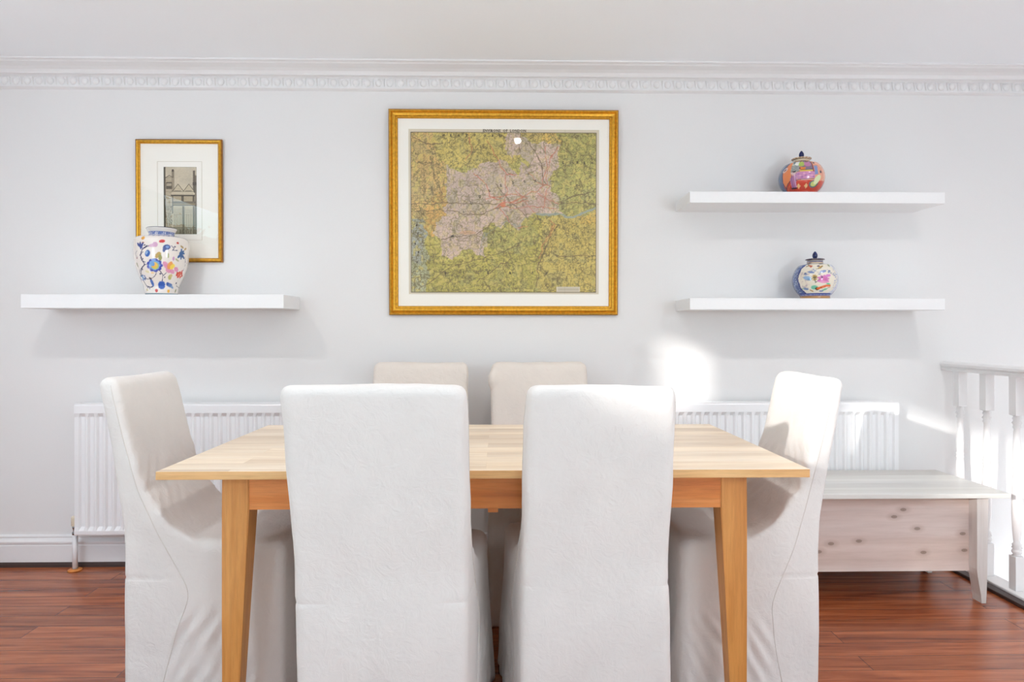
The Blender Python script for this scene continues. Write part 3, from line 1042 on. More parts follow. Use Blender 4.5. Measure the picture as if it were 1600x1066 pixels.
def build_vase():
    t = thing('floral_vase', 'tall white ceramic vase painted with blue and coral flowers on the left shelf', 'vase', (-1.558, 3.185, 1.294), (0, 0, math.radians(25)))
    cv = Canvas(600, 300, (236, 228, 220), aspect=2.2)
    body0, body1 = 222, 985            # enlargement rows of shoulder and foot; whole vase 90..985, centre x 420, half width 325

    def q(x, y):
        zz = (y - 90) / 895
        # half width at this row (enlargement px)
        hw = np.interp(y, [90, 150, 210, 240, 400, 560, 750, 985], [185, 150, 190, 300, 325, 315, 262, 192])
        return fu((x - 420) / hw), zz
    S = 1 / 895.
    L = lambda pts, wd_, col, k=1: cv.line([q(*p) for p in pts], wd_ * S, col, k)
    D = lambda x, y, r, col, ry=None, ang=0, k=1: cv.disc(*q(x, y), r * S, col, (ry or r) * S, ang, k)

    def petals(x, y, r, n, col, pr, ph=0, k=1):
        for i in range(n):
            a = ph + 2 * PI * i / n
            D(x + r * math.cos(a), y + r * math.sin(a), pr, col, pr * .8, k=k)

    def leaf(x, y, r, ang, col):
        for i in (-1, 0, 1):
            a = ang + i * .7
            D(x + r * .7 * math.cos(a), y + r * .7 * math.sin(a), r * .8, col, r * .33, a)

    def curl(x, y, r, a0, a1, col=NAVY, wd_=7):
        L([(x + r * math.cos(a0 + (a1 - a0) * i / 10), y + r * math.sin(a0 + (a1 - a0) * i / 10)) for i in range(11)], wd_, col)
    # front
    for sgn in (0,):
        curl(265, 500, 75, -2.2, -3.8 - .6); curl(270, 690, 95, 3.5, 1.9 + 4.2 - 2 * PI)
        L([(265, 360), (210, 410), (190, 470), (205, 550), (240, 600), (195, 650), (190, 720), (205, 800), (240, 870), (290, 890), (330, 870)], 12, NAVY)
        L([(400, 670), (440, 730), (430, 810)], 9, NAVY); L([(440, 740), (480, 700)], 7, NAVY)
        L([(530, 350), (565, 380), (545, 412), (600, 405)], 8, NAVY); L([(690, 480), (695, 580), (670, 660)], 5, NAVY)
        L([(700, 720), (680, 850), (640, 895), (605, 860), (620, 790)], 6, (70, 80, 90))
        L([(240, 600), (280, 600)], 8, NAVY); L([(205, 410), (290, 360)], 8, NAVY)
        L([(150, 420), (130, 460), (150, 500)], 6, (120, 110, 130)); L([(730, 480), (715, 560)], 6, (120, 110, 130))
        D(227, 262, 24, (226, 160, 48)); D(225, 322, 18, (160, 110, 90), 12)
        D(430, 300, 32, (196, 44, 50), 20, -.2); D(598, 306, 14, (196, 50, 46)); D(150, 515, 10, (130, 60, 80))
        leaf(190, 370, 42, -1.5, DBLUE); leaf(185, 365, 30, .6, DBLUE)
        D(330, 355, 48, (214, 172, 196), 22, -.3); D(355, 345, 30, (206, 160, 190), 34)
        D(268, 460, 32, BLUE, 44, .3); D(258, 450, 14, (150, 180, 220), 24, .3)
        D(480, 375, 44, DBLUE, 36, -.6); D(452, 410, 18, DBLUE, 30, .2); D(490, 370, 22, (110, 150, 210), 14)
        leaf(645, 450, 46, 1.6, (44, 92, 150)); leaf(640, 430, 40, -.6, (44, 92, 150)); D(645, 440, 26, (44, 92, 150))
        D(650, 350, 30, (176, 150, 96), 14, .5); D(690, 372, 26, (190, 160, 100), 12, -.6)
        D(385, 480, 46, (186, 156, 84), 26, -1.0); D(410, 510, 20, (150, 150, 84), 40)
        petals(345, 610, 62, 9, (58, 72, 168), 32); petals(345, 610, 40, 8, (110, 160, 214), 30)
        D(350, 615, 46, (196, 196, 84)); D(340, 605, 34, (238, 178, 60)); D(322, 595, 28, (96, 150, 206)); D(335, 540, 28, (130, 160, 220), 14)
        for (a, b) in ((480, 620), (500, 670), (545, 680), (590, 650), (470, 590)):
            D(a, b, 40, (222, 140, 178), 26, .6, .85)
        D(520, 605, 30, (238, 160, 80), 52, .3); D(545, 620, 26, (248, 216, 84), 40, .5)
        D(500, 480, 12, (170, 176, 130), 34); D(600, 530, 30, (180, 176, 140), 12, .5); D(560, 515, 12, (200, 150, 190), 30)
        petals(630, 715, 30, 7, (218, 72, 48), 20, .3); D(630, 715, 26, (232, 96, 60)); D(655, 680, 14, (214, 60, 44), 30)
        D(520, 755, 28, (186, 180, 110), 34); D(535, 735, 20, (210, 190, 130))
        petals(205, 765, 30, 8, (60, 100, 160), 14); D(205, 765, 26, (120, 160, 200))
        D(310, 830, 26, BLUE, 50, -.3); D(290, 775, 22, (60, 40, 50), 12, .5)
        for a in (-2.6, -1.5, -.4, .5, 1.6, 2.6):
            leaf(425, 860, 36, a, (44, 92, 180))
        D(425, 870, 34, (44, 92, 180)); D(520, 855, 56, (84, 120, 180), 26, .2); D(550, 880, 36, (130, 160, 200), 16, .4); D(495, 840, 22, (50, 84, 160))
        D(362, 930, 26, (190, 60, 60), 22); D(505, 932, 26, (230, 170, 60), 22); D(250, 920, 22, (206, 190, 140), 16); D(590, 925, 14, (150, 150, 110), 28, .5)
        D(640, 940, 10, (110, 110, 90), 26, .3); D(150, 600, 14, (150, 150, 120), 34, -.3); D(262, 690, 30, (226, 214, 170), 14, .3); D(320, 705, 26, (234, 200, 140), 10)
        for (a, b) in ((240, 355), (185, 480), (215, 530), (205, 660), (410, 715), (460, 760), (255, 890), (280, 905), (600, 825), (570, 360), (680, 495)):
            D(a, b, 10, NAVY)
    # the sides and back repeat the sprays
    w4 = cv.w
    front = cv.a[:, int(.27 * w4):int(.73 * w4)].copy()
    n = front.shape[1]
    left = front[:, :int(.27 * w4)]
    cv.a[:, :int(.27 * w4)] = np.roll(front, 60, 1)[:, :int(.27 * w4)]
    cv.a[:, int(.73 * w4):] = np.roll(front, -60, 1)[:, -(cv.w - int(.73 * w4)):]
    v = lambda y: (y - 90) / 895
    cv.rect(0, 1, 0, v(100), NAVY)
    cv.rect(0, 1, v(100), v(150), (224, 220, 214)); cv.rect(0, 1, v(150), v(192), (90, 112, 170))
    zz = value_noise(300, 600, 5, 9)
    cv.put(((zz > .55) & (cv.V > v(152)) & (cv.V < v(190))).astype(float), (222, 220, 224), .8)
    cv.rect(0, 1, v(192), v(236), (222, 214, 212))
    cv.put(((np.abs(np.sin(cv.U * 2 * PI * 16)) * .02 + v(205) - cv.V) ** 2 < .00006).astype(float), (120, 130, 170), .7)
    cv.rect(0, 1, v(962), v(974), (126, 150, 160)); cv.rect(0, 1, v(974), 1, (190, 204, 204))
    H = .312
    px = .126 / 370          # metres per enlargement pixel of width
    pr = [(0, 0), (.066, 0), (.0685, .003), (.0740, .040), (.0925, .085), (.1080, .130), (.1145, .165), (.1165, .205), (.1165, .238), (.1140, .254), (.1050, .264), (.080, .270), (.057, .273), (.0530, .278), (.0540, .286), (.0600, .298), (.0650, .305), (.0650, .310), (.0600, .312), (.054, .306), (.048, .290)]
    painted_lathe('vase_body', cv, pr, 300, t, M['glaze'], 190)


build_vase()


def jar_profile(R, hb, rf, rn, hn):
    p = [(0, 0), (rf, 0), (rf, .006)]
    for i in range(1, 15):
        a = i / 15
        z = .006 + (hb - .006) * a
        # fat globe
        s = math.sqrt(max(0, 1 - ((a - .52) / .60) ** 2))
        r = R * s
        lo = rf + (R - rf) * min(1, a * 5) ** .8
        p.append((min(r, max(lo, rf)) if a < .3 else max(r, rn), z))
    p += [(rn, hb), (rn * .97, hb + hn), (rn * .8, hb + hn), (0, hb + hn)]
    return p


def build_jar(label, loc, cv, R, hb, rf, rn, hn, lid_cv, group):
    t = thing('ginger_jar', label, 'jar', loc, (0, 0, math.radians(-24)), group=group)
    painted_lathe('jar_body', cv, jar_profile(R, hb, rf, rn, hn), 220, t, M['glaze'], 130)
    z0 = hb + hn
    ld = painted_lathe('lid', lid_cv, [(0, z0), (rn * 1.18, z0), (rn * 1.24, z0 + .003), (rn * 1.2, z0 + .006), (rn * .8, z0 + .009), (.006, z0 + .011), (0, z0 + .011)], 96, t, M['glaze'], 40)
    kb = bmesh.new()
    zk = z0 + .009
    lathe(kb, [(.006, zk), (.0105, zk + .006), (.0118, zk + .013), (.0105, zk + .021), (.006, zk + .029), (.0015, zk + .034)], 24)
    obj('knob', kb, M['cobalt'], ld, True)
    return t


def jar_orange():
    cv = Canvas(440, 220, (200, 62, 40), aspect=2.4)
    # enlargement: centre x 555, half width 420, rows 330 (shoulder) .. 960 (foot)
    q = lambda x, y: (fu((x - 555) / 430), (y - 300) / 690)
    P = lambda pts, col, k=1: cv.poly([q(*p) for p in pts], col, k)
    L = lambda pts, wd_, col, k=1: cv.line([q(*p) for p in pts], wd_ / 690, col, k)
    D = lambda x, y, r, col, ry=None, ang=0, k=1: cv.disc(*q(x, y), r / 690, col, (ry or r) / 690, ang, k)
    cv.rect(0, 1, 0, .66, (222, 150, 116))
    P([(125, 300), (300, 330), (215, 560), (200, 990), (125, 990)], (86, 104, 140))
    P([(300, 380), (360, 380), (360, 720), (235, 860), (205, 760), (205, 600), (250, 460)], (236, 136, 80))
    L([(300, 380), (215, 560), (205, 760), (235, 860)], 12, (50, 50, 90)); D(245, 530, 30, (230, 200, 190), 50, .5); D(245, 530, 14, (120, 90, 110), 26, .5)
    P([(360, 360), (520, 330), (520, 590), (360, 610)], (204, 206, 190))
    for i in range(6):
        L([(365, 480 + i * 22), (420, 470 + i * 22), (470, 490 + i * 20), (515, 475 + i * 22)], 9, (40, 60, 90))
    D(470, 430, 36, (236, 234, 226), 44); D(395, 410, 20, (90, 110, 120), 30)
    P([(515, 320), (740, 320), (780, 420), (770, 580), (530, 580)], (128, 110, 130))
    P([(515, 330), (600, 330), (590, 400), (530, 470)], (140, 70, 50))
    D(560, 450, 42, (176, 198, 80), 50); D(565, 385, 16, (230, 190, 160)); D(680, 450, 44, (190, 120, 160), 60); D(678, 400, 26, (30, 28, 50), 18)
    P([(520, 510), (640, 515), (620, 560), (540, 560)], (228, 130, 60)); L([(540, 585), (770, 580)], 18, (226, 206, 80)); L([(520, 520), (540, 570), (770, 560)], 7, (50, 30, 50))
    P([(740, 320), (780, 420), (785, 600), (765, 600), (760, 430), (725, 330)], (130, 40, 50))
    P([(480, 600), (790, 600), (800, 720), (480, 740)], (196, 130, 172))
    for i in range(9):
        D(500 + i * 34, 640 + 30 * (i % 3), 14, (228, 170, 200) if i % 2 else (150, 90, 160), k=.8)
    P([(350, 700), (480, 600), (450, 860), (350, 870)], (176, 116, 160)); D(410, 620, 28, (220, 190, 190)); D(420, 585, 22, (30, 28, 48), 14)
    L([(380, 640), (370, 870)], 10, (110, 80, 130)); L([(430, 640), (440, 870)], 8, (230, 190, 220)); P([(330, 860), (450, 860), (450, 885), (330, 885)], (40, 26, 40))
    L([(450, 745), (560, 735), (800, 740)], 9, (40, 26, 36)); L([(560, 750), (800, 752)], 9, (226, 216, 206))
    P([(785, 490), (860, 480), (850, 650), (790, 660)], (120, 140, 186))
    P([(780, 340), (860, 370), (960, 560), (970, 740), (900, 760), (860, 620), (860, 480)], (230, 158, 130))
    D(820, 430, 14, (40, 30, 40)); D(900, 600, 16, (60, 60, 80), 26)
    D(800, 820, 70, (84, 104, 110), 60); D(800, 820, 46, (190, 200, 110), 40); D(850, 740, 40, (210, 220, 170), 90, .3)
    for x in (495, 650):
        P([(x, 800), (x + 38, 850), (x, 900), (x - 38, 850)], (236, 190, 130))
    L([(210, 870), (350, 745)], 10, (40, 30, 40)); L([(240, 900), (350, 800)], 6, (230, 150, 80))
    cv.rect(0, 1, .93, 1, (150, 44, 36)); cv.rect(0, 1, 0, .055, (224, 208, 180)); cv.rect(0, 1, .055, .075, (120, 80, 60))
    cv.a[:, :110] = np.roll(cv.a[:, 110:330], 50, 1)[:, :110]
    cv.a[:, 330:] = np.roll(cv.a[:, 110:330], -50, 1)[:, -110:]
    return cv


def jar_blue():
    cv = Canvas(440, 220, (232, 224, 206), aspect=2.4)
    # enlargement: centre 495, half width 385, rows 290 .. 970
    q = lambda x, y: (fu((x - 495) / 388), (y - 290) / 680)
    P = lambda pts, col, k=1: cv.poly([q(*p) for p in pts], col, k)
    L = lambda pts, wd_, col, k=1: cv.line([q(*p) for p in pts], wd_ / 680, col, k)
    D = lambda x, y, r, col, ry=None, ang=0, k=1: cv.disc(*q(x, y), r / 680, col, (ry or r) / 680, ang, k)
    r = random.Random(12)
    P([(105, 280), (330, 330), (215, 450), (200, 640), (240, 830), (290, 880), (105, 980)], (70, 92, 146))
    for i in range(90):
        x, y = r.uniform(108, 215), r.uniform(380, 900)
        D(x, y, r.uniform(4, 9), (190, 202, 222), k=.8)
    L([(330, 335), (230, 440), (205, 620), (235, 800), (290, 875)], 22, (36, 52, 120))
    P([(885, 280), (800, 400), (850, 480), (860, 640), (820, 820), (720, 900), (885, 980)], (206, 208, 222))
    for i in range(70):
        D(r.uniform(800, 880), r.uniform(450, 850), r.uniform(5, 10), (150, 156, 190), k=.6)
    for i in range(46):
        x, y = r.uniform(240, 380), r.uniform(510, 790)
        D(x, y, r.uniform(8, 16), (188, 172, 172) if r.random() < .6 else (222, 208, 196), k=.8)
    for i in range(40):
        x = r.uniform(320, 850)
        D(x, 520 + 30 * math.sin(x / 40) + r.uniform(-25, 25), r.uniform(8, 16), r.choice([(120, 136, 176), (160, 170, 196), (90, 104, 140), (206, 200, 190)]), k=.85)
    D(360, 615, 46, (140, 172, 206), 34, .4); D(400, 640, 24, (110, 150, 190), 20); D(420, 520, 40, (110, 130, 176), 18, .3); D(630, 510, 44, (120, 140, 190), 20, -.3)
    for i in range(9):
        a = 2 * PI * i / 9
        D(485 + 34 * math.cos(a), 615 + 40 * math.sin(a), 14, (176, 140, 50), 9, a)
    D(485, 612, 20, (96, 78, 30)); L([(485, 640), (500, 700), (560, 640)], 8, (80, 70, 50))
    for a in (-2.6, -2.0, -1.4, -.8, -.2, .4, 2.8):
        D(625 + 46 * math.cos(a), 650 + 38 * math.sin(a), 44, (206, 108, 176), 18, a)
    D(620, 645, 40, (200, 90, 160), 30); D(605, 610, 10, (120, 50, 110), 26); D(705, 580, 34, (214, 130, 200), 26, -.4); D(640, 690, 60, (226, 150, 190), 16)
    D(480, 780, 44, (110, 190, 160), 34); D(530, 800, 26, (60, 60, 30)); D(710, 720, 30, (90, 190, 140), 14, .3); D(670, 815, 40, (110, 196, 150), 14, -.4); D(610, 840, 30, (130, 140, 180), 14)
    L([(540, 798), (600, 780), (680, 755), (740, 750)], 36, (226, 110, 52)); L([(740, 750), (760, 775), (720, 790)], 9, (150, 110, 60)); D(600, 785, 9, (150, 60, 30)); D(660, 765, 8, (190, 50, 30))
    L([(395, 820), (450, 845)], 16, (180, 128, 60)); D(320, 800, 40, (120, 140, 180), 18, .2); D(270, 795, 20, (160, 190, 160), 12)
    D(390, 405, 34, (196, 110, 60), 14, .2); D(355, 390, 26, (150, 120, 90), 8, .5); D(405, 420, 14, (170, 60, 40)); D(330, 410, 20, (120, 100, 80), 6, -.3)
    D(600, 430, 40, (200, 160, 80), 14, -.5); D(560, 415, 20, (90, 70, 80), 14); L([(510, 465), (590, 455), (640, 410)], 10, (120, 100, 60)); L([(600, 372), (700, 370)], 14, (70, 56, 60)); D(780, 400, 24, (176, 180, 150), 26); D(780, 400, 12, (120, 140, 110))
    v = lambda y: (y - 290) / 680
    cv.rect(0, 1, v(875), v(918), (44, 66, 150))
    for i in range(60):
        u = i / 60
        cv.disc(u, v(900), .012, (200, 206, 226), .010)
    cv.rect(0, 1, v(918), 1, (176, 128, 76)); cv.rect(0, 1, 0, v(305), (214, 206, 200)); cv.rect(0, 1, v(305), v(330), (70, 74, 120)); cv.rect(0, 1, v(330), v(338), (206, 180, 150))
    cv.a[:, :110] = np.roll(cv.a[:, 110:330], 50, 1)[:, :110]
    cv.a[:, 330:] = np.roll(cv.a[:, 110:330], -50, 1)[:, -110:]
    return cv


lidc = Canvas(96, 24, (216, 200, 176)); lidc.rect(0, 1, 0, .6, (200, 190, 176))
lidc.put((np.abs(np.sin(lidc.U * 2 * PI * 9)) > .6) * 1.0, (176, 130, 90), .6)
lidb = Canvas(96, 24, (130, 110, 110)); lidb.put((np.abs(np.sin(lidb.U * 2 * PI * 14)) > .5) * 1.0, (60, 56, 84), .8)
build_jar('orange and red round lidded jar with figures, on the upper right shelf', (1.432, 3.205, 1.764), jar_orange(), .103, .162, .070, .0375, .014, lidc, None)
build_jar('cream and blue round lidded jar with pink flowers, on the lower right shelf', (1.492, 3.195, 1.279), jar_blue(), .101, .170, .066, .0360, .014, lidb, None)


# ================================================================== RADIATORS
def radiator(label, x0, x1, valve_side=None):
    t = thing('radiator', label, 'radiator', (x0, 3.33, 0.0), group='fluted panel radiators on the back wall')
    W_ = x1 - x0
    zb, zt = .172, .787
    yf = -.098
    bm = bmesh.new()
    n = max(3, round((W_ - .03) / .0405))
    pit = (W_ - .03) / n
    prof = [(0.0, yf)]
    xs = .015
    for i in range(n):
        a = xs + i * pit
        prof += [(a + pit * .12, yf), (a + pit * .30, yf + .009), (a + pit * .70, yf + .009), (a + pit * .88, yf)]
    prof += [(W_, yf)]
    # rows: flat lip, flutes, flat lip (the flute ends fade into the lips)
    rows = [(zb, 0, 0), (zb + .006, 0, -.003), (zb + .022, 0, -.004), (zb + .040, 1, 0), (zt - .060, 1, 0), (zt - .042, 0, -.004), (zt - .008, 0, -.004), (zt - .001, 0, 0)]
    G = [[bm.verts.new((x, (y if k else yf) + off * (0 if k else 1), z)) for x, y in prof] for z, k, off in rows]
    for A, B in zip(G, G[1:]):
        for i in range(len(prof) - 1):
            bm.faces.new((A[i], A[i + 1], B[i + 1], B[i]))
    obj('front_panel', bm, M['radiator'], t)
    obj('side_panel', bx(0, .006, yf + .001, -.030, zb, zt), M['radiator'], t)
    obj('side_panel', bx(W_ - .006, W_, yf + .001, -.030, zb, zt), M['radiator'], t)
    g = bmesh.new()
    box(g, 0.0, W_, yf - .001, yf + .010, zt - .006, zt + .002)
    box(g, 0.0, W_, -.042, -.030, zt - .006, zt + .002)
    box(g, .004, W_ - .004, yf + .010, -.042, zt - .005, zt + .001)
    obj('top_cover', g, M['radiator'], t)
    obj('back_panel', bx(.006, W_ - .006, -.044, -.036, zb + .004, zt - .01), M['radiator'], t)
    for bxp in (.16, W_ - .16):
        obj('bracket', bx(bxp - .015, bxp + .015, -.040, -.001, zb + .05, zt - .08), M['dark'], t)
    if valve_side:
        vx = -.014
        v = obj('valve_body', lathe(bmesh.new(), [(.008, .168), (.013, .170), (.013, .180), (.009, .184), (.009, .196), (.012, .200), (.012, .212)], 20, vx, -.07), M['chrome'], t, True)
        obj('valve_cap', lathe(bmesh.new(), [(.013, .210), (.0165, .213), (.0165, .250), (.014, .256), (.006, .258)], 20, vx, -.07), M['cream_plastic'], v, True)
        obj('valve_tail', tube(bmesh.new(), [(vx, -.07, .190), (.012, -.07, .190)], .009, 12), M['chrome'], v, True)
        obj('pipe', tube(bmesh.new(), [(vx, -.07, .004), (vx, -.07, .172)], .0115, 14), M['trim'], t, True)
        obj('pipe_collar', lathe(bmesh.new(), [(.012, .001), (.032, .001), (.030, .006), (.014, .010)], 24, vx, -.07, cap=False), M['apron'], t, True)
    return t


radiator('white fluted radiator with a cream valve on its pipe, behind the left end chair', -1.985, -.60, True)
radiator('white fluted radiator below the right-hand shelves, behind the pine chest', .71, 1.914)


# ================================================================== BALUSTRADE
def balustrade():
    bxx = SX + .043
    t = thing('stair_balustrade', 'white turned-wood stair balustrade at the far right, beside the pine chest', 'balustrade', (bxx, YW, .024))
    y_end = -1.35
    z = lambda a: a - .024
    # moulded handrail
    pr = [(-.030, z(.936)), (.030, z(.936)), (.034, z(.946)), (.028, z(.952)), (.036, z(.960)), (.036, z(.970)), (.020, z(.979)), (-.020, z(.979)), (-.036, z(.970)), (-.036, z(.960)), (-.028, z(.952)), (-.034, z(.946))]
    obj('handrail', prism_y(bmesh.new(), pr, y_end, -.001), M['trim'], t)
    prof = [(.0195, .170), (.0140, .176), (.0180, .182), (.0205, .188), (.0180, .195), (.0150, .199), (.0200, .205), (.0150, .212), (.0190, .218), (.0120, .226),
            (.0135, .240), (.0175, .290), (.0200, .350), (.0195, .420), (.0165, .500), (.0140, .520), (.0180, .528), (.0140, .536), (.0175, .544), (.0140, .552), (.0160, .570), (.0165, .600), (.0130, .680), (.0115, .712),
            (.0170, .720), (.0125, .728), (.0190, .738), (.0125, .748), (.0175, .757), (.0130, .764), (.0195, .772)]
    s = .0205
    bm = bmesh.new()
    box(bm, -s, s, -s, s, z(.024), z(.170), bev=.002)
    box(bm, -s, s, -s, s, z(.770), z(.937), bev=.002)
    lathe(bm, [(r, z(q_)) for r, q_ in prof], 24)
    me = None
    for i in range(7):
        y = -.095 - .18 * i
        if me is None:
            o = obj('baluster', bm, M['trim'], t)
            for p in o.data.polygons:
                p.use_smooth = len(p.vertices) == 4 and p.area < 3e-4
            me = o.data
        else:
            o = bpy.data.objects.new('baluster', me)
            COL.objects.link(o)
            o.parent = t
        o.location = (0, y, 0)


balustrade()


# ================================================================== PINE CHEST / LOW TABLE
def pine_chest():
    t = thing('pine_chest', 'low whitewashed pine chest with knotty front and splayed legs, under the right-hand shelves', 'chest', (1.10, 3.225, 0))
    L_, D_ = .99, .475
    # local: x 0..L_, y -D_..0
    obj('lid_top', bx(0, L_, -D_, 0, .446, .466, bev=.003), M['pine_top'], t)
    obj('front_panel', bx(.06, L_ - .09, -D_ + .095, -D_ + .115, .118, .446), M['pine_pink'], t)
    obj('back_panel', bx(.06, L_ - .09, -.05, -.03, .118, .446), M['pine_pink'], t)
    obj('side_panel', bx(.06, .08, -D_ + .115, -.05, .118, .446), M['pine_pink'], t)
    obj('side_panel', bx(L_ - .11, L_ - .09, -D_ + .115, -.05, .118, .446), M['pine_pink'], t)
    obj('base_board', bx(.08, L_ - .11, -D_ + .115, -.05, .118, .130), M['pine_pink'], t)
    for sx in (0, 1):
        for sy in (0, 1):
            bm = bmesh.new()
            # front face profile in x: straight to z=.118 then curving in on the inner edge
            xo, xi = L_ - .058, L_ - .106
            pr = [(xo, .446), (xi, .446), (xi, .14), (xi + .003, .110), (xi + .010, .070), (xi + .017, .030), (xi + .019, 0), (xo - .010, 0), (xo - .006, .09)]
            if sx == 0:
                pr = [(L_ - x, z) for x, z in pr][::-1]
            y0 = -D_ + .045 if sy == 0 else -.075
            prism_y(bm, pr, y0, y0 + .055)
            obj('leg', bm, M['pine_leg'], t)


pine_chest()


# ================================================================== DINING TABLE
def dining_table():
    cx, cy = -.036, 2.3275
    t = thing('dining_table', 'long oak dining table with tapered square legs in the middle of the room', 'table', (cx, cy, 0))
    hx, hy = .898, .4525
    top = bx(-hx, hx, -hy, hy, .727, .750, bev=.0015)
    o = obj('tabletop', top, M['table_top'], t)
    o.data.materials.append(M['table_edge'])
    for p in o.data.polygons:
        if abs(p.normal.z) < .5:
            p.material_index = 1
    ax, ay = hx - .145, hy - .085
    obj('apron', bx(-ax + .07, ax - .07, -ay + .004, -ay + .026, .622, .727), M['apron'], t)
    obj('apron', bx(-ax + .07, ax - .07, ay - .026, ay - .004, .622, .727), M['apron'], t)
    obj('apron', bx(-ax + .004, -ax + .026, -ay + .07, ay - .07, .622, .727), M['apron'], t)
    obj('apron', bx(ax - .026, ax - .004, -ay + .07, ay - .07, .622, .727), M['apron'], t)
    obj('cross_rail', bx(.004, .034, -ay + .03, ay - .03, .604, .640), M['apron'], t)
    for sx in (-1, 1):
        for sy in (-1, 1):
            bm = bmesh.new()
            X0, Y0 = sx * ax, sy * ay
            rings = []
            for z, wd_ in ((.727, .076), (.622, .076), (.32, .060), (0, .045)):
                xs_ = (X0, X0 - sx * wd_)
                ys_ = (Y0, Y0 - sy * wd_)
                rings.append([bm.verts.new((a, b, z)) for a, b in ((xs_[0], ys_[0]), (xs_[1], ys_[0]), (xs_[1], ys_[1]), (xs_[0], ys_[1]))])
            for A, B in zip(rings, rings[1:]):
                for k in range(4):
                    bm.faces.new((A[k], A[(k + 1) % 4], B[(k + 1) % 4], B[k]))
            bm.faces.new(rings[0]); bm.faces.new(rings[-1][::-1])
            bmesh.ops.bevel(bm, geom=[e for e in bm.edges if abs((e.verts[0].co - e.verts[1].co).normalized().z) > .8], offset=.0025, segments=2, affect='EDGES')
            obj('leg', bm, M['table_leg'], t)


dining_table()


# ================================================================== SLIPCOVERED CHAIRS
def rr_ring(bm, z, u0, u1, hr, hf, r, n=5):
    """rounded trapezoid ring: rear edge at u0 half width hr, front edge at u1 half width hf"""
    c = [(-hr, u0, PI, 1.5 * PI), (hr, u0, 1.5 * PI, 2 * PI), (hf, u1, 0, .5 * PI), (-hf, u1, .5 * PI, PI)]
    out = []
    for (x, u, a0, a1) in c:
        cx = x + (r if x < 0 else -r)
        cu = u + (r if u == u0 else -r)
        for k in range(n + 1):
            a = a0 + (a1 - a0) * k / n
            out.append(bm.verts.new((cx + r * math.cos(a), cu + r * math.sin(a), z)))
    return out


def loft_rings(bm, rings):
    for A, B in zip(rings, rings[1:]):
        n = len(A)
        for k in range(n):
            bm.faces.new((A[k], A[(k + 1) % n], B[(k + 1) % n], B[k]))
    bm.faces.new(rings[0][::-1])
    bm.faces.new(rings[-1])


def interp(z, tab):
    return float(np.interp(z, [a for a, b in tab], [b for a, b in tab]))


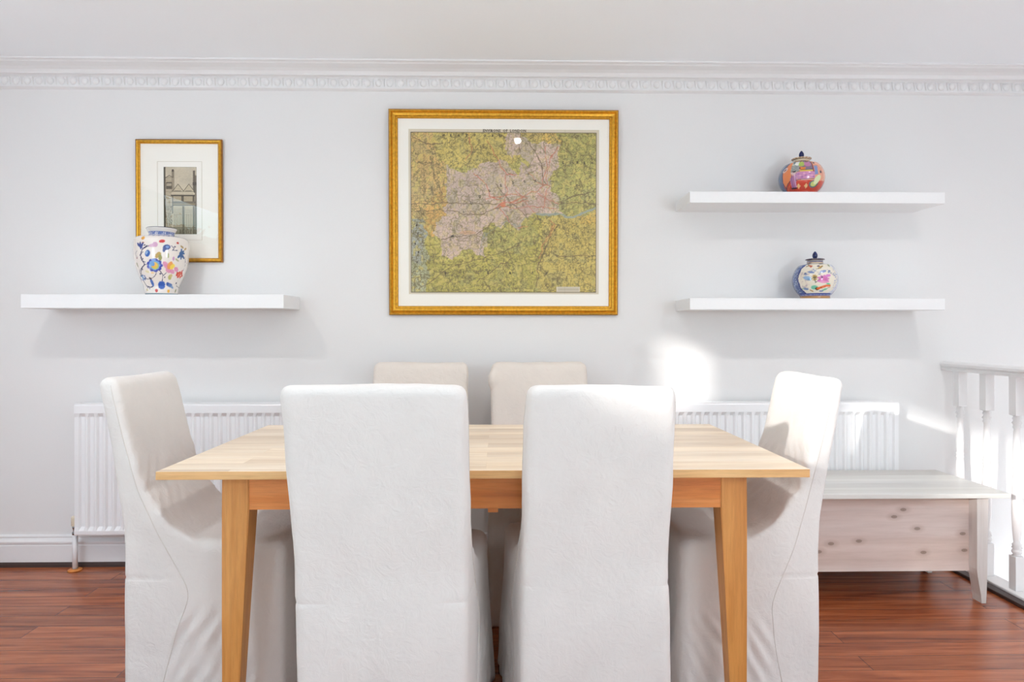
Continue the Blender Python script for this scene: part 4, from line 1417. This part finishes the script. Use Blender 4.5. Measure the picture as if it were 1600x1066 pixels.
def make_chair(label, loc, rotz, H=.99, rake=.08, hw=((0, .22), (.45, .22), (1, .22)), skew=0.0, depth=.50, seat_hw=.228, mat=None, seed=1,
               seam=((-.034, .965), (.004, .80), (.050, .64), (.120, .49), (.215, .33), (.17, .20), (.125, .03)), ears=(), folds=1.0, vox=.0085, panel_seam=.44):
    t = thing('dining_chair', label, 'chair', loc, (0, 0, rotz), group='slipcovered dining chairs around the table')
    rear = lambda z: -rake * max(0, (z - .50) / (H - .50)) ** 1.15
    front = lambda z: rear(z) + interp(z, [(0, .12), (.40, .15), (.48, .145), (.60, .095), (.76, .074), (1.0, .064)])
    cxz = lambda z: skew * max(0, z - .42)
    pieces = []

    def add(fn):
        bm = bmesh.new()
        fn(bm)
        bmesh.ops.recalc_face_normals(bm, faces=bm.faces)
        pieces.append(bm)

    def back(bm):
        rings = []
        R = .032
        zs = [0, .1, .2, .3, .4, .46, .52, .58, .64, .70, .76, .82, .88, .92, H - R - .008]
        for z in zs:
            h = interp(z, hw)
            rings.append(rr_ring(bm, z, rear(z), front(z), h, h + .006, .022))
        for k in range(1, 6):
            a = k / 5 * PI / 2
            z = H - R + R * math.sin(a)
            s = R * (1 - math.cos(a))
            h = interp(z, hw)
            rings.append(rr_ring(bm, z, rear(z) + s * .7, front(z) - s * .7, h - s * .7, h + .006 - s * .7, max(.004, .020 - s * .4)))
        for rg in rings:
            for v in rg:
                v.co.x += cxz(v.co.z)
        loft_rings(bm, rings)
    add(back)

    def seat(bm):
        rings = []
        h0 = interp(.3, hw)
        for z, fl_ in ((0, .020), (.12, .012), (.3, .004), (.42, 0), (.458, 0)):
            rings.append(rr_ring(bm, z, .004, depth + fl_, h0 + fl_ * .3 - .002, seat_hw + fl_, .035))
        R = .034
        for k in range(1, 6):
            a = k / 5 * PI / 2
            s = R * (1 - math.cos(a))
            rings.append(rr_ring(bm, .458 + R * math.sin(a), .03 + s, depth - s, h0 - .004 - s, seat_hw - s, .035 - s * .3))
        loft_rings(bm, rings)
    add(seat)
    # the cover runs from the back rest into the seat in one sweep
    def sweep(bm):
        prof = [(.03, .64), (.085, .625), (.115, .575), (.15, .53), (.205, .498), (.235, .485), (.235, .44), (.03, .42)]
        h0 = interp(.45, hw)
        A_, B_ = [], []
        for u, z in prof:
            hx_ = interp(z, hw) + (seat_hw - h0) * (u / depth) - .003
            A_.append(bm.verts.new((hx_ + cxz(z), u, z)))
            B_.append(bm.verts.new((-hx_ + cxz(z), u, z)))
        n = len(prof)
        for i in range(n):
            j = (i + 1) % n
            bm.faces.new((A_[i], A_[j], B_[j], B_[i]))
        bm.faces.new(A_); bm.faces.new(B_[::-1])
    add(sweep)
    for (sg, z, r1, r2) in ears:
        def ear(bm, sg=sg, z=z, r1=r1, r2=r2):
            m = Matrix.Translation((sg * (interp(z, hw) - .004), front(z) - .012, z)) @ Matrix.Diagonal((r1, .026, r2, 1))
            bmesh.ops.create_uvsphere(bm, u_segments=20, v_segments=14, radius=1, matrix=m)
        add(ear)
    big = bmesh.new()
    for b in pieces:
        me = bpy.data.meshes.new('tmp')
        b.to_mesh(me); b.free()
        big.from_mesh(me)
        bpy.data.meshes.remove(me)
    me = bpy.data.meshes.new('tmp')
    big.to_mesh(me); big.free()
    o = bpy.data.objects.new('tmp', me)
    COL.objects.link(o)
    md = o.modifiers.new('r', 'REMESH')
    md.mode = 'VOXEL'
    md.voxel_size = vox
    sm = o.modifiers.new('s', 'SMOOTH')
    sm.factor = .5
    sm.iterations = 9
    dg = bpy.context.evaluated_depsgraph_get()
    me2 = bpy.data.meshes.new_from_object(o.evaluated_get(dg))
    bpy.data.objects.remove(o)
    bpy.data.meshes.remove(me)
    # cloth relief
    n = len(me2.vertices)
    co = np.zeros(n * 3, np.float32)
    me2.vertices.foreach_get('co', co)
    co = co.reshape(-1, 3).astype(float)
    nr = np.zeros(n * 3, np.float32)
    me2.vertices.foreach_get('normal', nr)
    nr = nr.reshape(-1, 3).astype(float)
    x, u, z = co[:, 0], co[:, 1], co[:, 2]
    off = Vector((seed * 7.3, seed * 3.1, seed * 1.7))
    n1 = np.array([mnoise.noise(Vector((a * 5, b * 5, c * 4)) + off) for a, b, c in co])
    n2 = np.array([mnoise.noise(Vector((a * 16 + c * 5, b * 16, c * 9 - a * 4)) + off) for a, b, c in co])
    d = .0045 * n1 + .0016 * n2
    sidey = np.abs(nr[:, 0])
    fronty = np.clip(nr[:, 1], 0, 1)
    reary = np.clip(-nr[:, 1], 0, 1)
    low = np.clip((.40 - z) / .40, 0, 1)
    ss = lambda a, b, v: np.clip((v - a) / (b - a), 0, 1) ** 2 * (3 - 2 * np.clip((v - a) / (b - a), 0, 1))
    # drape folds of the skirt
    ph = 3.0 * n1
    d += folds * .0060 * low * np.maximum(sidey * ss(.16, .26, u), fronty) * np.sin(2 * PI * ((u + np.sign(x) * x * .8) / .085) + ph + z * 3)
    # pulled diagonal folds below the seat seam
    mask = sidey * ss(.13, .20, u) * (1 - ss(.36, .46, u)) * (1 - ss(.22, .31, z))
    d += folds * .0040 * mask * (.35 + .9 * np.clip(n2 * 2 + .5, 0, 1)) * np.sin(2 * PI * ((u * .86 - z * .50) / .042) + 5 * n1)
    # tension creases on seat front and inner back
    d += .0018 * fronty * ss(.5, .6, z) * (1 - ss(.7, .8, z)) * np.sin(2 * PI * (z * .7 + np.abs(x) * .8) / .05 + 3 * n1)
    # the tuck where skirt joins the back
    d -= .0035 * np.exp(-((z - panel_seam) / .006) ** 2) * np.maximum(reary * ss(.5, .9, np.abs(x) / .22), sidey * (1 - ss(.10, .2, u)))
    co2 = co + nr * d[:, None]
    co2[:, 2] = np.maximum(co2[:, 2], .004)
    me2.vertices.foreach_set('co', co2.astype(np.float32).ravel())
    me2.update()
    # divide the cover into the pieces one reads: backrest, seat, skirt
    bmw = bmesh.new()
    bmw.from_mesh(me2)
    bpy.data.meshes.remove(me2)
    bvh = BVHTree.FromBMesh(bmw)

    def cls(f):
        c = f.calc_center_median()
        if c.z < panel_seam - .005:
            return 2
        if c.y > front(c.z) + .012 and c.z < .56 or (c.z < .50 and c.y > front(c.z) - .02):
            return 1
        return 0
    tags = [cls(f) for f in bmw.faces]
    for k, nm in enumerate(('backrest', 'seat', 'skirt')):
        bb = bmw.copy()
        bb.faces.ensure_lookup_table()
        bmesh.ops.delete(bb, geom=[f for f, g in zip(bb.faces, tags) if g != k], context='FACES')
        obj_ = bpy.data.meshes.new(nm)
        bb.to_mesh(obj_); bb.free()
        meobj(nm, obj_, mat or M['fabric'], t, smooth=True)
    # stitched seams on both sides
    dense = []
    for (a, b) in zip(seam, seam[1:]):
        for k in range(8):
            f_ = k / 8
            dense.append((a[0] + (b[0] - a[0]) * f_, a[1] + (b[1] - a[1]) * f_))
    for _ in range(3):
        dense = [dense[0]] + [((dense[i - 1][0] + dense[i][0] * 2 + dense[i + 1][0]) / 4, (dense[i - 1][1] + dense[i][1] * 2 + dense[i + 1][1]) / 4) for i in range(1, len(dense) - 1)] + [dense[-1]]
    for sg in (-1, 1):
        pts = []
        for (uu, zz) in dense:
            hit = bvh.ray_cast(Vector((sg * .6, uu, zz)), Vector((-sg, 0, 0)))
            if hit[0] is not None and abs(hit[0].x) > .12:
                pts.append(hit[0] + Vector((sg * .0004, 0, 0)))
        if len(pts) > 4:
            obj('seam', tube(bmesh.new(), pts, .0012, 6), M['seam'], t, True)
    bmw.free()
    return t


make_chair('cream slipcovered chair with its broad back to the viewer, left of the near pair', (-.298, 1.742, 0), 0,
           H=1.001, rake=.082, hw=((0, .223), (.45, .223), (.75, .226), (1, .228)), skew=-.022, seed=1, seat_hw=.262, panel_seam=.44)
make_chair('cream slipcovered chair with its narrower back to the viewer, right of the near pair', (.262, 1.826, 0), 0,
           H=.993, rake=.080, hw=((0, .207), (.30, .206), (.60, .198), (.88, .197), (1, .192)), skew=.012, seed=2, seat_hw=.246, ears=((1, .93, .020, .045),), panel_seam=.45)
make_chair('cream slipcovered chair facing the viewer from behind the table, left of the far pair', (-.358, 3.115, 0), PI,
           H=.986, rake=.078, hw=((0, .213), (1, .213)), seed=3, ears=((-1, .915, .010, .040),), mat=M['fabric_warm'])
make_chair('cream slipcovered chair facing the viewer from behind the table, right of the far pair', (.185, 3.115, 0), PI,
           H=.986, rake=.078, hw=((0, .213), (1, .213)), seed=4, ears=((1, .905, .024, .048),), mat=M['fabric_warm'])
make_chair('cream slipcovered chair at the left end of the table, in front of the left radiator', (-1.160, 2.325, 0), -PI / 2,
           H=.987, rake=.085, hw=((0, .205), (1, .198)), seed=5, panel_seam=.37)
make_chair('sunlit cream slipcovered chair at the right end of the table, beside the pine chest', (1.004, 2.31, 0), PI / 2,
           H=.985, rake=.085, hw=((0, .205), (1, .198)), seed=6, depth=.445, seam=((-.040, .955), (-.005, .80), (.040, .62), (.085, .46), (.160, .29), (.150, .16), (.125, .03)), panel_seam=.37)
